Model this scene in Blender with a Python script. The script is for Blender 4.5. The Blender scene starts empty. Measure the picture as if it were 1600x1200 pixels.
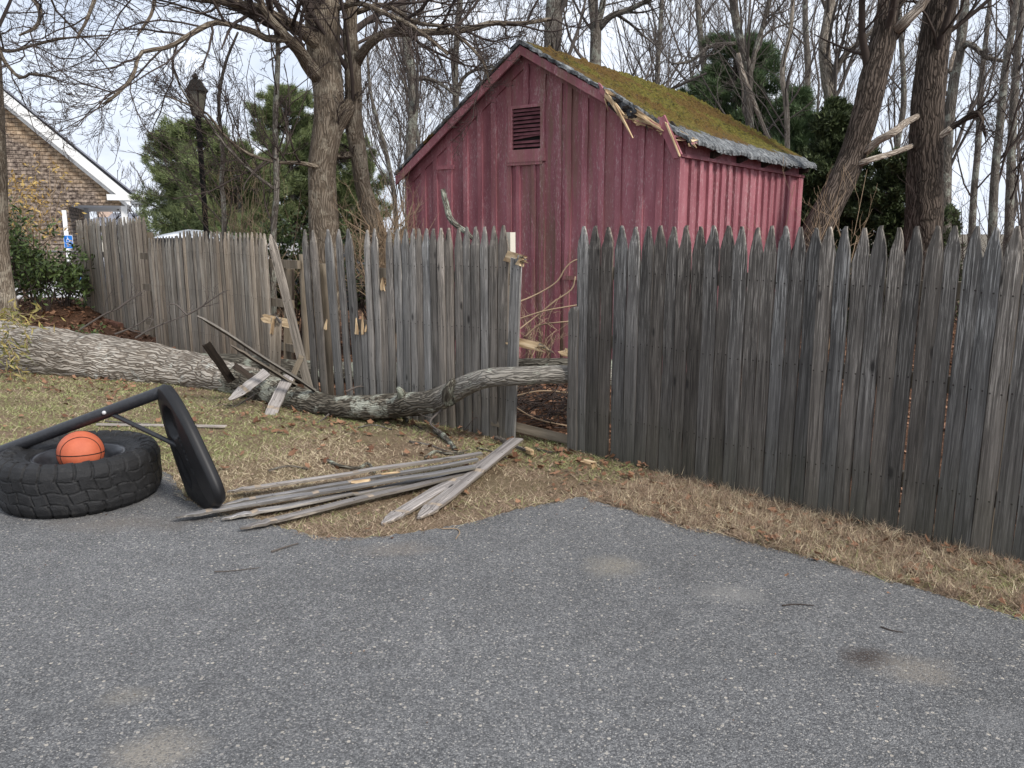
import bpy, math, random
import numpy as np
from mathutils import Vector, Matrix, noise as mn
R_ = random.Random(7)
# ------------------------------------------------------------------ camera, sky, sun, exposure
SC = bpy.context.scene
F = 1250.0; H = 1.5; TH = math.atan(243/1250); sT, cT = math.sin(TH), math.cos(TH)
cam = bpy.data.cameras.new("camera"); cam.lens = 28.125; cam.sensor_width = 36; cam.clip_end = 1000; cam.clip_start = .05
co = bpy.data.objects.new("camera", cam); SC.collection.objects.link(co)
co.location = (0, 0, H); co.rotation_euler = (math.pi/2-TH, 0, 0); SC.camera = co
SUN = Vector((.60, -.60, .76)).normalized()
W = bpy.data.worlds.new("World"); SC.world = W; W.use_nodes = True
SC.view_settings.view_transform = 'Standard'; SC.view_settings.look = 'None'; SC.view_settings.gamma = 1
SC.view_settings.exposure = 0.76

def nd(nt, typ, ins={}, **props):
    n = nt.nodes.new(typ)
    for k, v in props.items(): setattr(n, k, v)
    for k, v in ins.items():
        s = n.inputs[k]
        if isinstance(v, bpy.types.NodeSocket): nt.links.new(v, s)
        else: s.default_value = v
    return n
def c4(c): return (c[0], c[1], c[2], 1) if not isinstance(c, bpy.types.NodeSocket) else c
def mix(nt, f, a, b, blend='MIX'):
    n = nt.nodes.new('ShaderNodeMix'); n.data_type = 'RGBA'; n.blend_type = blend
    for i, v in ((0, f), (6, a), (7, b)):
        if isinstance(v, bpy.types.NodeSocket): nt.links.new(v, n.inputs[i])
        else: n.inputs[i].default_value = v if i == 0 else c4(v)
    return n.outputs[2]
def ramp(nt, f, *stops):
    n = nt.nodes.new('ShaderNodeValToRGB'); nt.links.new(f, n.inputs[0]); e = n.color_ramp.elements
    while len(e) < len(stops): e.new(.5)
    for i, (p, c) in enumerate(stops):
        e[i].position = p; e[i].color = (c, c, c, 1) if isinstance(c, (int, float)) else c4(c)
    return n.outputs[0]
def math_(nt, op, a, b=0., c=0.):
    n = nt.nodes.new('ShaderNodeMath'); n.operation = op
    for i, v in enumerate((a, b, c)):
        if isinstance(v, bpy.types.NodeSocket): nt.links.new(v, n.inputs[i])
        else: n.inputs[i].default_value = v
    return n.outputs[0]
def vmap(nt, v, scale=(1, 1, 1), loc=(0, 0, 0)):
    return nd(nt, 'ShaderNodeMapping', {'Vector': v, 'Scale': scale, 'Location': loc}).outputs[0]
def noise(nt, v, scale, detail=4, rough=.55, dist=0.):
    return nd(nt, 'ShaderNodeTexNoise', {'Vector': v, 'Scale': scale, 'Detail': detail, 'Roughness': rough, 'Distortion': dist}).outputs[0]
def voro(nt, v, scale, out='Distance', feature='F1'):
    return nd(nt, 'ShaderNodeTexVoronoi', {'Vector': v, 'Scale': scale}, feature=feature).outputs[out]

wt = W.node_tree; bg = wt.nodes['Background']
sky = nd(wt, 'ShaderNodeTexSky', {}, sky_type='NISHITA', sun_disc=False, sun_elevation=math.asin(SUN.z), sun_rotation=math.atan2(SUN.x, SUN.y), dust_density=2.)
tc = nd(wt, 'ShaderNodeTexCoord')
cv = vmap(wt, tc.outputs['Generated'], (1.6, 1.6, 4.5))
cn = noise(wt, cv, 1.7, 7, .55, .3)
cf = ramp(wt, cn, (.36, .75), (.60, 1.))
cn2 = noise(wt, cv, 3.1, 5, .6)
cc = mix(wt, ramp(wt, cn2, (.35, 0.), (.65, 1.)), (4.9, 5.4, 6.3), (6.8, 7.1, 7.65))
wt.links.new(mix(wt, cf, mix(wt, 1., sky.outputs[0], (.9, .9, 1.), 'MULTIPLY'), cc), bg.inputs[0]); bg.inputs[1].default_value = .1
sl = bpy.data.lights.new("sun", 'SUN'); sl.energy = 2.2; sl.angle = math.radians(12); sl.color = (1, .95, .89)
so = bpy.data.objects.new("sun", sl); SC.collection.objects.link(so)
so.rotation_euler = SUN.to_track_quat('Z', 'Y').to_euler()

# ------------------------------------------------------------------ helpers
def ray(px, py):
    r = (px-800)/F; u = (600-py)/F; return np.array((r, cT+u*sT, -sT+u*cT))
def P(px, py, Y):
    d = ray(px, py); return np.array((0, 0, H))+d*(Y/d[1])
def G(px, py, z=0.):
    d = ray(px, py); return np.array((0, 0, H))+d*((z-H)/d[2])
COL = SC.collection
def link(o, parent=None):
    COL.objects.link(o)
    if parent is not None: o.parent = parent
    return o
def tag(o, label=None, cat=None, group=None, kind=None):
    if label: o['label'] = label
    if cat: o['category'] = cat
    if group: o['group'] = group
    if kind: o['kind'] = kind
    return o
def empty(name, loc, label, cat, group=None, rz=0, kind=None):
    o = bpy.data.objects.new(name, None); link(o); o.location = loc; o.rotation_euler = (0, 0, rz); o.empty_display_size = .2
    return tag(o, label, cat, group, kind)
class MB:
    """collects vertices and faces; build() makes ONE mesh object"""
    def __init__(s): s.v = []; s.q = []; s.t = []; s.qm = []; s.tm = []; s.bk = []; s.n = 0; s.ng = []
    def add(s, V, Q=None, T=None, m=0, bk=None, ng=None):
        V = np.asarray(V, float).reshape(-1, 3); s.v.append(V); s.bk.append(V*0 if bk is None else bk)
        if Q is not None and len(Q):
            Q = np.asarray(Q, int).reshape(-1, 4)+s.n; s.q.append(Q); s.qm.append(np.full(len(Q), m) if np.isscalar(m) else np.asarray(m))
        if T is not None and len(T):
            T = np.asarray(T, int).reshape(-1, 3)+s.n; s.t.append(T); s.tm.append(np.full(len(T), m) if np.isscalar(m) else np.asarray(m))
        if ng: s.ng += [([i+s.n for i in f], m) for f in ng]
        s.n += len(V); return s
    def box(s, lo, hi, m=0, M=None):
        x0, y0, z0 = lo; x1, y1, z1 = hi
        V = np.array([(x0, y0, z0), (x1, y0, z0), (x1, y1, z0), (x0, y1, z0), (x0, y0, z1), (x1, y0, z1), (x1, y1, z1), (x0, y1, z1)], float)
        if M is not None: V = V@np.array(M.to_3x3()).T+np.array(M.translation)
        return s.add(V, [(0, 3, 2, 1), (4, 5, 6, 7), (0, 1, 5, 4), (1, 2, 6, 5), (2, 3, 7, 6), (3, 0, 4, 7)], m=m)
    def prism(s, pts, off, m=0):
        """polygon pts extruded by vector off"""
        A = np.asarray(pts, float); n = len(A); B = A+np.asarray(off, float)
        return s.add(np.vstack((A, B)), ng=[list(range(n))[::-1], list(range(n, 2*n))]+[[i, (i+1) % n, n+(i+1) % n, n+i] for i in range(n)], m=m)
    def build(s, name, mats, parent=None, smooth=False, bark=False, fix=False):
        V = np.vstack(s.v); me = bpy.data.meshes.new(name)
        q = np.vstack(s.q) if s.q else np.zeros((0, 4), int); t = np.vstack(s.t) if s.t else np.zeros((0, 3), int)
        loops = [q.ravel(), t.ravel()]; sizes = [np.full(len(q), 4), np.full(len(t), 3)]
        mi = ([np.concatenate(s.qm)] if s.q else [])+([np.concatenate(s.tm)] if s.t else [])
        for f, m in s.ng: loops.append(np.array(f)); sizes.append(np.array([len(f)])); mi.append(np.array([m]))
        loops = np.concatenate(loops).astype(np.int32); sizes = np.concatenate(sizes).astype(np.int32)
        me.vertices.add(len(V)); me.vertices.foreach_set('co', V.ravel())
        me.loops.add(len(loops)); me.loops.foreach_set('vertex_index', loops)
        me.polygons.add(len(sizes)); me.polygons.foreach_set('loop_start', np.concatenate(([0], np.cumsum(sizes)[:-1])).astype(np.int32))
        me.polygons.foreach_set('material_index', np.concatenate(mi).astype(np.int32))
        me.polygons.foreach_set('use_smooth', np.full(len(sizes), bool(smooth)))
        if bark:
            a = me.attributes.new('bk', 'FLOAT_VECTOR', 'POINT'); a.data.foreach_set('vector', np.vstack(s.bk).ravel())
        me.update(calc_edges=True); me.validate()
        for m in (mats if isinstance(mats, (list, tuple)) else [mats]): me.materials.append(m)
        if fix:
            import bmesh
            bm = bmesh.new(); bm.from_mesh(me); bmesh.ops.recalc_face_normals(bm, faces=bm.faces); bm.to_mesh(me); bm.free()
        return link(bpy.data.objects.new(name, me), parent)
def nrm(a): return a/np.maximum(np.linalg.norm(a, axis=-1, keepdims=True), 1e-9)
def cat(pts, k):
    """Catmull-Rom through pts (n,d) -> k samples evenly by arc length"""
    p = np.asarray(pts, float); p = np.vstack((2*p[0]-p[1], p, 2*p[-1]-p[-2])); out = []
    for i in range(1, len(p)-2):
        t = np.linspace(0, 1, 24, endpoint=False)[:, None]
        out.append(.5*((2*p[i])+(-p[i-1]+p[i+1])*t+(2*p[i-1]-5*p[i]+4*p[i+1]-p[i+2])*t**2+(-p[i-1]+3*p[i]-3*p[i+1]+p[i+2])*t**3))
    out.append(p[-2][None]); c = np.vstack(out)
    s = np.concatenate(([0], np.cumsum(np.linalg.norm(np.diff(c[:, :3], axis=0), axis=1)))); u = np.linspace(0, s[-1], k)
    return np.stack([np.interp(u, s, c[:, j]) for j in range(c.shape[1])], 1)
def tubes(mb, Pt, Rd, s=3, m=0):
    """batch of n tubes of k points each"""
    n, k, _ = Pt.shape
    T = np.gradient(Pt, axis=1); T = nrm(T); D = nrm(Pt[:, -1]-Pt[:, 0]+1e-6)
    ref = np.where(np.abs(D[:, 2:3]) < .7, np.array([[0, 0, 1.]]), np.array([[1., 0, 0]]))[:, None]
    U = nrm(np.cross(T, np.broadcast_to(ref, T.shape))); Vv = np.cross(T, U)
    a = np.arange(s)*2*np.pi/s
    V = Pt[:, :, None]+Rd[:, :, None, None]*(U[:, :, None]*np.cos(a)[:, None]+Vv[:, :, None]*np.sin(a)[:, None])
    idx = np.arange(n*k*s).reshape(n, k, s)
    A = idx[:, :-1]; B = idx[:, 1:]; Q = np.stack((A, np.roll(A, -1, 2), np.roll(B, -1, 2), B), -1).reshape(-1, 4)
    mb.add(V.reshape(-1, 3), Q, m=m)
def grow(rng, Pt, Rd, m, lo=.25, hi=1., lf=(.4, .7), ang=(.5, 1.1), up=.25, rf=.55, k=5, wob=.12, par_len=None):
    """children of a batch of tubes"""
    n, kk, _ = Pt.shape; L = np.linalg.norm(np.diff(Pt, axis=1), axis=2).sum(1)
    pi = np.repeat(np.arange(n), m); t = np.clip((np.tile(np.arange(m), n)+rng.random(n*m))/m, 0, .999)*(hi-lo)+lo
    f = t*(kk-1); i = np.minimum(f.astype(int), kk-2); fr = (f-i)[:, None]
    base = Pt[pi, i]*(1-fr)+Pt[pi, i+1]*fr; T = nrm(Pt[pi, i+1]-Pt[pi, i])
    r = (Rd[pi, i]*(1-fr[:, 0])+Rd[pi, i+1]*fr[:, 0])
    rv = rng.normal(size=(n*m, 3)); per = nrm(rv-(rv*T).sum(1, keepdims=True)*T)
    an = rng.uniform(*ang, n*m)[:, None]; d = nrm(T*np.cos(an)+per*np.sin(an)+np.array([0, 0, up]))
    ln = L[pi]*rng.uniform(*lf, n*m)*(1.15-.6*t)
    pts = [base]; cur = base; st = (ln/(k-1))[:, None]; d2 = d
    for j in range(k-1):
        d2 = nrm(d2+rng.normal(size=d.shape)*wob+np.array([0, 0, up*.35])); cur = cur+d2*st; pts.append(cur)
    pts = np.stack(pts, 1); r0 = np.minimum(r*rf*rng.uniform(.7, 1.1, n*m), ln*.03)
    rad = r0[:, None]*np.linspace(1, .35, k)[None]
    return pts, rad
def fnoise(p, sc, o=3):
    return mn.fractal(Vector(p)*sc, .9, 2., o)
def trunk_tube(mb, pts, k=None, s=20, disp=.06, seed=0, m=0, flare=0., ridge=True):
    """pts: (x,y,z,r) control points; ridged bark relief; records bark coordinates"""
    L = np.linalg.norm(np.diff(np.asarray(pts, float)[:, :3], axis=0), axis=1).sum()
    k = k or max(6, int(L/.09)); c = cat(pts, k); p = c[:, :3]; r = c[:, 3].copy()
    if flare: r *= 1+flare*np.exp(-np.linspace(0, L, k)/.25)
    T = nrm(np.gradient(p, axis=0)); ref = np.array([1., 0, 0]) if abs(nrm(p[-1]-p[0])[2]) > .6 else np.array([0, 0, 1.])
    U = nrm(np.cross(T, ref)); Vv = np.cross(T, U); V = []; BK = []
    sl_ = np.concatenate(([0], np.cumsum(np.linalg.norm(np.diff(p, axis=0), axis=1))))
    for i in range(k):
        for j in range(s):
            a = j*2*math.pi/s; rr = r[i]
            q = (rr*math.cos(a), rr*math.sin(a), sl_[i]+seed*3.7)
            e = 0
            if disp:
                e = disp*fnoise((q[0]*2, q[1]*2, q[2]*.9), 3.)
                if ridge: e += disp*.5*(.5-abs(fnoise((q[0]*14, q[1]*14, q[2]*2.2), 1.3, 2)))
            V.append(p[i]+(U[i]*math.cos(a)+Vv[i]*math.sin(a))*rr*(1+e)); BK.append(q)
    idx = np.arange(k*s).reshape(k, s); A = idx[:-1]; B = idx[1:]
    Q = np.stack((A, np.roll(A, -1, 1), np.roll(B, -1, 1), B), -1).reshape(-1, 4)
    mb.add(V, Q, m=m, bk=np.array(BK), ng=[list(idx[0])[::-1], list(idx[-1])])
    return c

# ------------------------------------------------------------------ materials
def material(name, fn, rough=.8, spec=.3):
    m = bpy.data.materials.new(name); m.use_nodes = True; nt = m.node_tree; b = nt.nodes['Principled BSDF']
    b.inputs['Roughness'].default_value = rough; b.inputs['Specular IOR Level'].default_value = spec
    col, bump = fn(nt, b)
    if isinstance(col, bpy.types.NodeSocket): nt.links.new(col, b.inputs['Base Color'])
    else: b.inputs['Base Color'].default_value = c4(col)
    if bump:
        bn = nd(nt, 'ShaderNodeBump', {'Height': bump[0], 'Distance': bump[1], 'Strength': bump[2] if len(bump) > 2 else 1.})
        nt.links.new(bn.outputs[0], b.inputs['Normal'])
    return m
def obj_vec(nt, rnd=True):
    o = nd(nt, 'ShaderNodeTexCoord').outputs['Object']
    if not rnd: return o, None
    i = nd(nt, 'ShaderNodeObjectInfo').outputs['Random']
    v = nd(nt, 'ShaderNodeVectorMath', {0: o, 1: nd(nt, 'ShaderNodeCombineXYZ', {'X': math_(nt, 'MULTIPLY', i, 37.), 'Y': math_(nt, 'MULTIPLY', i, 91.), 'Z': math_(nt, 'MULTIPLY', i, 53.)}).outputs[0]}, operation='ADD').outputs[0]
    return v, i
def wood(name, dark, light, pale, moss=.5, knots=.8):
    def fn(nt, b):
        v, rnd = obj_vec(nt)
        oz = nd(nt, 'ShaderNodeSeparateXYZ', {0: nd(nt, 'ShaderNodeTexCoord').outputs['Object']}).outputs['Z']
        n1 = noise(nt, vmap(nt, v, (55, 30, 1.6)), 1., 6, .65, .4)
        n2 = noise(nt, vmap(nt, v, (190, 90, 5.)), 1., 4, .7)
        n3 = noise(nt, v, 2.3, 3)
        col = mix(nt, ramp(nt, n1, (.38, 0.), (.63, 1.)), dark, light)
        wz = math_(nt, 'ADD', math_(nt, 'MULTIPLY', math_(nt, 'SUBTRACT', oz, .75), .9), n3)          # weather-bleached upper part
        col = mix(nt, math_(nt, 'MULTIPLY', ramp(nt, n2, (.52, 0.), (.62, 1.)), ramp(nt, wz, (.45, .25), (1.1, .95))), col, pale)
        col = mix(nt, ramp(nt, n3, (.35, .35), (.65, 0.)), col, dark)
        col = mix(nt, 1., col, ramp(nt, rnd, (0., .64), (1., 1.34)), 'MULTIPLY')
        hue = ramp(nt, math_(nt, 'FRACT', math_(nt, 'MULTIPLY', rnd, 17.3)), (0., (1.06, 1., .94)), (1., (.95, 1., 1.06)))
        col = mix(nt, 1., col, hue, 'MULTIPLY')
        kd = voro(nt, vmap(nt, v, (9, 3, 3.2)), 1.)
        kf = ramp(nt, kd, (.06, 1.), (.13, 0.))
        col = mix(nt, math_(nt, 'MULTIPLY', kf, knots), col, (.018, .016, .015))
        ox = nd(nt, 'ShaderNodeSeparateXYZ', {0: nd(nt, 'ShaderNodeTexCoord').outputs['Object']}).outputs['X']
        nx_ = math_(nt, 'SUBTRACT', math_(nt, 'ABSOLUTE', math_(nt, 'ADD', ox, math_(nt, 'MULTIPLY', math_(nt, 'SUBTRACT', rnd, .5), .012))), .024)
        oz2 = math_(nt, 'ADD', oz, math_(nt, 'MULTIPLY', rnd, .03)); nf = None
        for zi in (.33, .83, 1.27):
            dz_ = math_(nt, 'SUBTRACT', oz2, zi)
            q_ = math_(nt, 'LESS_THAN', math_(nt, 'SQRT', math_(nt, 'ADD', math_(nt, 'MULTIPLY', nx_, nx_), math_(nt, 'MULTIPLY', dz_, dz_))), .0045)
            st_ = math_(nt, 'MULTIPLY', math_(nt, 'MULTIPLY', math_(nt, 'LESS_THAN', math_(nt, 'ABSOLUTE', nx_), .003), math_(nt, 'LESS_THAN', dz_, 0.)), math_(nt, 'MULTIPLY', math_(nt, 'GREATER_THAN', dz_, -.07), .3))
            q_ = math_(nt, 'MAXIMUM', q_, st_); nf = q_ if nf is None else math_(nt, 'MAXIMUM', nf, q_)
        if knots > .3: col = mix(nt, math_(nt, 'MULTIPLY', nf, .85), col, (.02, .014, .011))
        mz = math_(nt, 'MULTIPLY', ramp(nt, math_(nt, 'ADD', oz, math_(nt, 'MULTIPLY', n3, .5)), (.22, moss), (.75, 0.)), ramp(nt, n1, (.3, .4), (.6, 1.)))
        col = mix(nt, mz, col, (.08, .08, .05))
        h = math_(nt, 'SUBTRACT', math_(nt, 'ADD', n1, math_(nt, 'MULTIPLY', n2, .5)), math_(nt, 'MULTIPLY', kf, .5))
        return col, (h, .006, .9)
    return material(name, fn, .85, .25)
M = {}
M['wood_right'] = wood('weathered_wood_dark', (.052, .047, .042), (.16, .146, .13), (.42, .39, .35))
M['wood_mid'] = wood('weathered_wood_grey', (.10, .092, .081), (.275, .252, .225), (.52, .48, .43), .3)
M['wood_left'] = wood('weathered_wood_tan', (.19, .155, .115), (.45, .385, .305), (.70, .63, .52), .2, .4)
M['wood_fallen'] = wood('weathered_wood_fallen', (.14, .13, .125), (.32, .305, .295), (.52, .485, .45), 0.)
M['wood_dark'] = wood('wet_dark_wood', (.02, .016, .013), (.06, .046, .036), (.13, .10, .08), 0.)
def raw(nt, b):
    v, _ = obj_vec(nt); n = noise(nt, vmap(nt, v, (40, 40, 6)), 1., 4)
    return ramp(nt, n, (.28, (.14, .085, .045)), (.45, (.38, .26, .145)), (.6, (.60, .45, .27)), (.8, (.70, .56, .38))), (n, .006)
M['raw'] = material('freshly_split_wood', raw, .7)
def postw(nt, b):
    v, _ = obj_vec(nt); n = noise(nt, vmap(nt, v, (30, 30, 3)), 1., 5)
    return ramp(nt, n, (.3, (.10, .08, .055)), (.7, (.25, .205, .15))), (n, .006)
M['post'] = material('tan_post_wood', postw)
def bandw(nt, b):
    v, _ = obj_vec(nt); n = noise(nt, vmap(nt, v, (50, 50, 12)), 1., 5)
    return ramp(nt, n, (.38, (.22, .19, .165)), (.68, (.42, .33, .235))), (n, .003)
M['band'] = material('unweathered_strip_wood', bandw)
def bark(name, dark, mid, light, sc=1., lichen=None, amt=.0, pale=None):
    def fn(nt, b):
        a = nd(nt, 'ShaderNodeAttribute', {}, attribute_name='bk').outputs['Vector']
        w = nd(nt, 'ShaderNodeVectorMath', {0: a, 1: nd(nt, 'ShaderNodeVectorMath', {0: nd(nt, 'ShaderNodeTexNoise', {'Vector': a, 'Scale': 5.}).outputs['Color'], 1: (.09, .09, .14)}, operation='MULTIPLY').outputs[0]}, operation='ADD').outputs[0]
        vv = vmap(nt, w, (34*sc, 34*sc, 34*sc*.065))
        d = voro(nt, vv, 1., feature='DISTANCE_TO_EDGE')
        n = noise(nt, vmap(nt, a, (60*sc, 60*sc, 18*sc)), 1., 6, .7)
        n2 = noise(nt, a, 2.2, 4)
        h = math_(nt, 'ADD', ramp(nt, d, (0., 0.), (.22, 1.)), math_(nt, 'MULTIPLY', n, .8))
        col = ramp(nt, math_(nt, 'MULTIPLY', h, .6), (.12, dark), (.45, mid), (.95, light))
        col = mix(nt, ramp(nt, n2, (.35, .45), (.65, 0.)), col, dark)
        if pale:
            az_ = nd(nt, 'ShaderNodeSeparateXYZ', {0: a}).outputs['Z']
            pf = math_(nt, 'MULTIPLY', ramp(nt, math_(nt, 'SUBTRACT', math_(nt, 'ADD', az_, n2), pale), (.3, 0.), (.8, .7)), ramp(nt, math_(nt, 'MULTIPLY', h, .6), (.2, .3), (.6, 1.)))
            col = mix(nt, pf, col, mix(nt, n, (.22, .19, .16), (.50, .48, .43)))
        if lichen:
            lf = ramp(nt, math_(nt, 'ADD', noise(nt, a, 7., 6, .7), math_(nt, 'MULTIPLY', n2, .4)), (.74-amt*.3, 0.), (.84-amt*.3, .85))
            col = mix(nt, lf, col, lichen)
        return col, (h, .02/sc, .8)
    return material(name, fn, .9, .2)
M['bark_log'] = bark('pale_furrowed_bark', (.055, .042, .032), (.28, .24, .195), (.60, .55, .475), 1.15, (.50, .50, .45), -.15)
M['bark_branch'] = bark('mossy_lichen_bark', (.022, .019, .015), (.105, .092, .072), (.27, .25, .20), 1.5, (.36, .385, .31), .1)
M['bark_limb'] = bark('lichen_bark_paler_at_end', (.012, .010, .007), (.085, .072, .054), (.26, .23, .18), 1.6, (.46, .47, .39), .06, 13.9)
M['bark_main'] = bark('brown_smooth_bark', (.07, .053, .038), (.165, .13, .095), (.26, .215, .165), 1.3, (.30, .26, .2), .05)
M['bark_dark'] = bark('dark_ridged_bark', (.012, .009, .007), (.055, .042, .032), (.16, .125, .10), 1.05)
M['bark_grey'] = bark('grey_brown_bark', (.065, .055, .045), (.145, .125, .105), (.25, .225, .195), 1.4, (.3, .31, .26), .06)
M['bark_pale'] = bark('pale_tan_bark', (.14, .115, .09), (.30, .26, .21), (.46, .41, .345), 1.2)
def twigm(name, c):
    return material(name, lambda nt, b: (mix(nt, noise(nt, nd(nt, 'ShaderNodeTexCoord').outputs['Object'], 3.), tuple(x*.75 for x in c), tuple(x*1.25 for x in c)), None), .9, .2)
M['twig'] = twigm('twig_brown', (.060, .046, .040)); M['twig_grey'] = twigm('twig_grey', (.105, .09, .08))
M['twig_tan'] = twigm('twig_tan', (.30, .22, .145)); M['twig_dark'] = twigm('twig_dark', (.05, .038, .032))
M['peeled'] = bark('peeled_pale_wood', (.14, .11, .085), (.36, .30, .24), (.52, .46, .39), .8)
def plain(name, a, b_, sc=8., rough=.8, spec=.3, bump=None, rnd=False):
    def fn(nt, b):
        v, r = obj_vec(nt); n = noise(nt, v, sc, 5, .6)
        return ramp(nt, n, (.3, a), (.7, b_)), ((n, bump) if bump else None)
    return material(name, fn, rough, spec)
def leafm(name, a, b_, trans=0.):
    def fn(nt, b):
        g = nd(nt, 'ShaderNodeNewGeometry').outputs['Random Per Island']
        return ramp(nt, g, (0., a), (1., b_)), None
    return material(name, fn, .6, .35)
M['rhodo'] = leafm('glossy_dark_leaves', (.022, .038, .012), (.11, .16, .045))
M['yellow'] = leafm('yellow_tan_leaves', (.28, .16, .04), (.50, .36, .12))
M['olive'] = leafm('olive_drooping_leaves', (.10, .12, .03), (.42, .33, .12))
M['pine1'] = leafm('pine_needles', (.045, .07, .025), (.24, .28, .115))
M['pine2'] = leafm('dark_evergreen_needles', (.03, .06, .028), (.15, .21, .09))
M['holly'] = leafm('blackish_evergreen_leaves', (.016, .026, .012), (.11, .14, .055))
M['leaf'] = leafm('dead_oak_leaves', (.10, .042, .02), (.30, .165, .095))
M['grass_tan'] = leafm('dry_tan_grass', (.32, .25, .15), (.74, .63, .43))
M['grass_green'] = leafm('thin_green_grass', (.14, .18, .045), (.42, .45, .19))
M['grass_brown'] = leafm('dead_brown_grass', (.15, .10, .068), (.42, .31, .215))
M['black'] = plain('black_plastic', (.007, .007, .008), (.014, .014, .015), 3., .5, .35)
M['polem'] = plain('black_powder_coated_steel', (.016, .017, .02), (.03, .031, .035), 60., .42, .5)
M['lampblack'] = plain('lamp_black_paint', (.004, .004, .004), (.007, .007, .007), 9., .7, .08)
M['white'] = plain('white_painted_trim', (.62, .63, .62), (.78, .78, .77), 3.)
M['offw'] = plain('cream_siding', (.55, .52, .43), (.66, .63, .54), 3.)
M['roofgrey'] = plain('grey_roof_shingle', (.16, .17, .20), (.26, .27, .31), 30.)
M['soffit'] = plain('grey_soffit', (.42, .41, .40), (.5, .49, .48), 2.)

# ------------------------------------------------------------------ ground
EDGE = [(-500, 700), (-120, 728), (60, 742), (200, 742), (258, 738), (283, 772), (330, 800), (400, 812), (447, 826), (500, 838), (560, 842), (640, 834), (720, 821), (800, 801), (870, 785), (910, 779), (945, 788), (1000, 804), (1100, 829), (1200, 856), (1350, 896), (1500, 941), (1600, 970), (1750, 1020), (1990, 1110)]
edge = cat([G(*e) for e in EDGE], 420)
rs = np.random.default_rng(3)
for i in range(len(edge)): edge[i, 1] += .018*fnoise((edge[i, 0]*6, 1.3, 0), 1.)+.008*rs.normal()
ex, ey = edge[:, 0], edge[:, 1]
def edge_y(x): return np.interp(x, np.maximum.accumulate(ex), ey)
def mound(x, y):
    r = .30*np.exp(-(((x+8.1)/1.6)**2+((y-13.4)/2.1)**2))
    r = r+.10*np.exp(-(((x+6.3)/1.2)**2+((y-10.6)/1.0)**2))
    return r-.6*np.clip((y-24)/40, 0, 1)
def hgt(x, y):
    x = np.asarray(x, float); y = np.asarray(y, float)
    inside = y < edge_y(x)
    base = mound(x, y)+.006*np.sin(x*7.1+y*3.3)+.006*np.sin(y*9.7-x*2.1)+.002
    return np.where(inside, -.012, base)
xs = np.concatenate((-np.geomspace(200, 9.2, 24), np.arange(-9, 5.01, .1), np.geomspace(5.3, 200, 24)))
ys = np.concatenate(([-6, -2, 0], np.arange(1.2, 15, .1), np.geomspace(15.3, 300, 34)))
X, Y = np.meshgrid(xs, ys); Z = hgt(X, Y); nx, ny = len(xs), len(ys)
idx = np.arange(nx*ny).reshape(ny, nx)
def groundm(nt, b):
    g = nd(nt, 'ShaderNodeNewGeometry').outputs['Position']; sp = nd(nt, 'ShaderNodeSeparateXYZ', {0: g})
    n1 = noise(nt, g, 1.4, 5, .6); n2 = noise(nt, g, 26., 6, .75); n3 = noise(nt, g, 95., 4, .75)
    tan = mix(nt, n2, (.10, .066, .044), (.38, .285, .19)); grn = mix(nt, n3, (.075, .085, .03), (.2, .2, .09))
    lawn = mix(nt, ramp(nt, n1, (.48, 0.), (.62, .3)), tan, grn)
    lit = mix(nt, ramp(nt, n2, (.35, 0.), (.65, 1.)), (.045, .028, .019), (.19, .10, .06))
    bf = ramp(nt, math_(nt, 'MULTIPLY', math_(nt, 'SUBTRACT', math_(nt, 'ADD', sp.outputs['Y'], math_(nt, 'MULTIPLY', sp.outputs['X'], .75)), 5.35), 1.), (.0, 0.), (.6, 1.))
    col = mix(nt, bf, lawn, lit)
    col = mix(nt, ramp(nt, math_(nt, 'MULTIPLY', sp.outputs['Y'], .04), (.5, 0.), (1., 1.)), col, (.16, .14, .11))
    return col, (math_(nt, 'ADD', n2, math_(nt, 'MULTIPLY', n3, .5)), .03)
M['ground'] = material('lawn_soil_and_litter', groundm, .95, .1)
MB().add(np.stack((X, Y, Z), -1).reshape(-1, 3), np.stack((idx[:-1, :-1], idx[:-1, 1:], idx[1:, 1:], idx[1:, :-1]), -1).reshape(-1, 4)).build('ground', M['ground'], smooth=True)['kind'] = 'structure'
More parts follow.
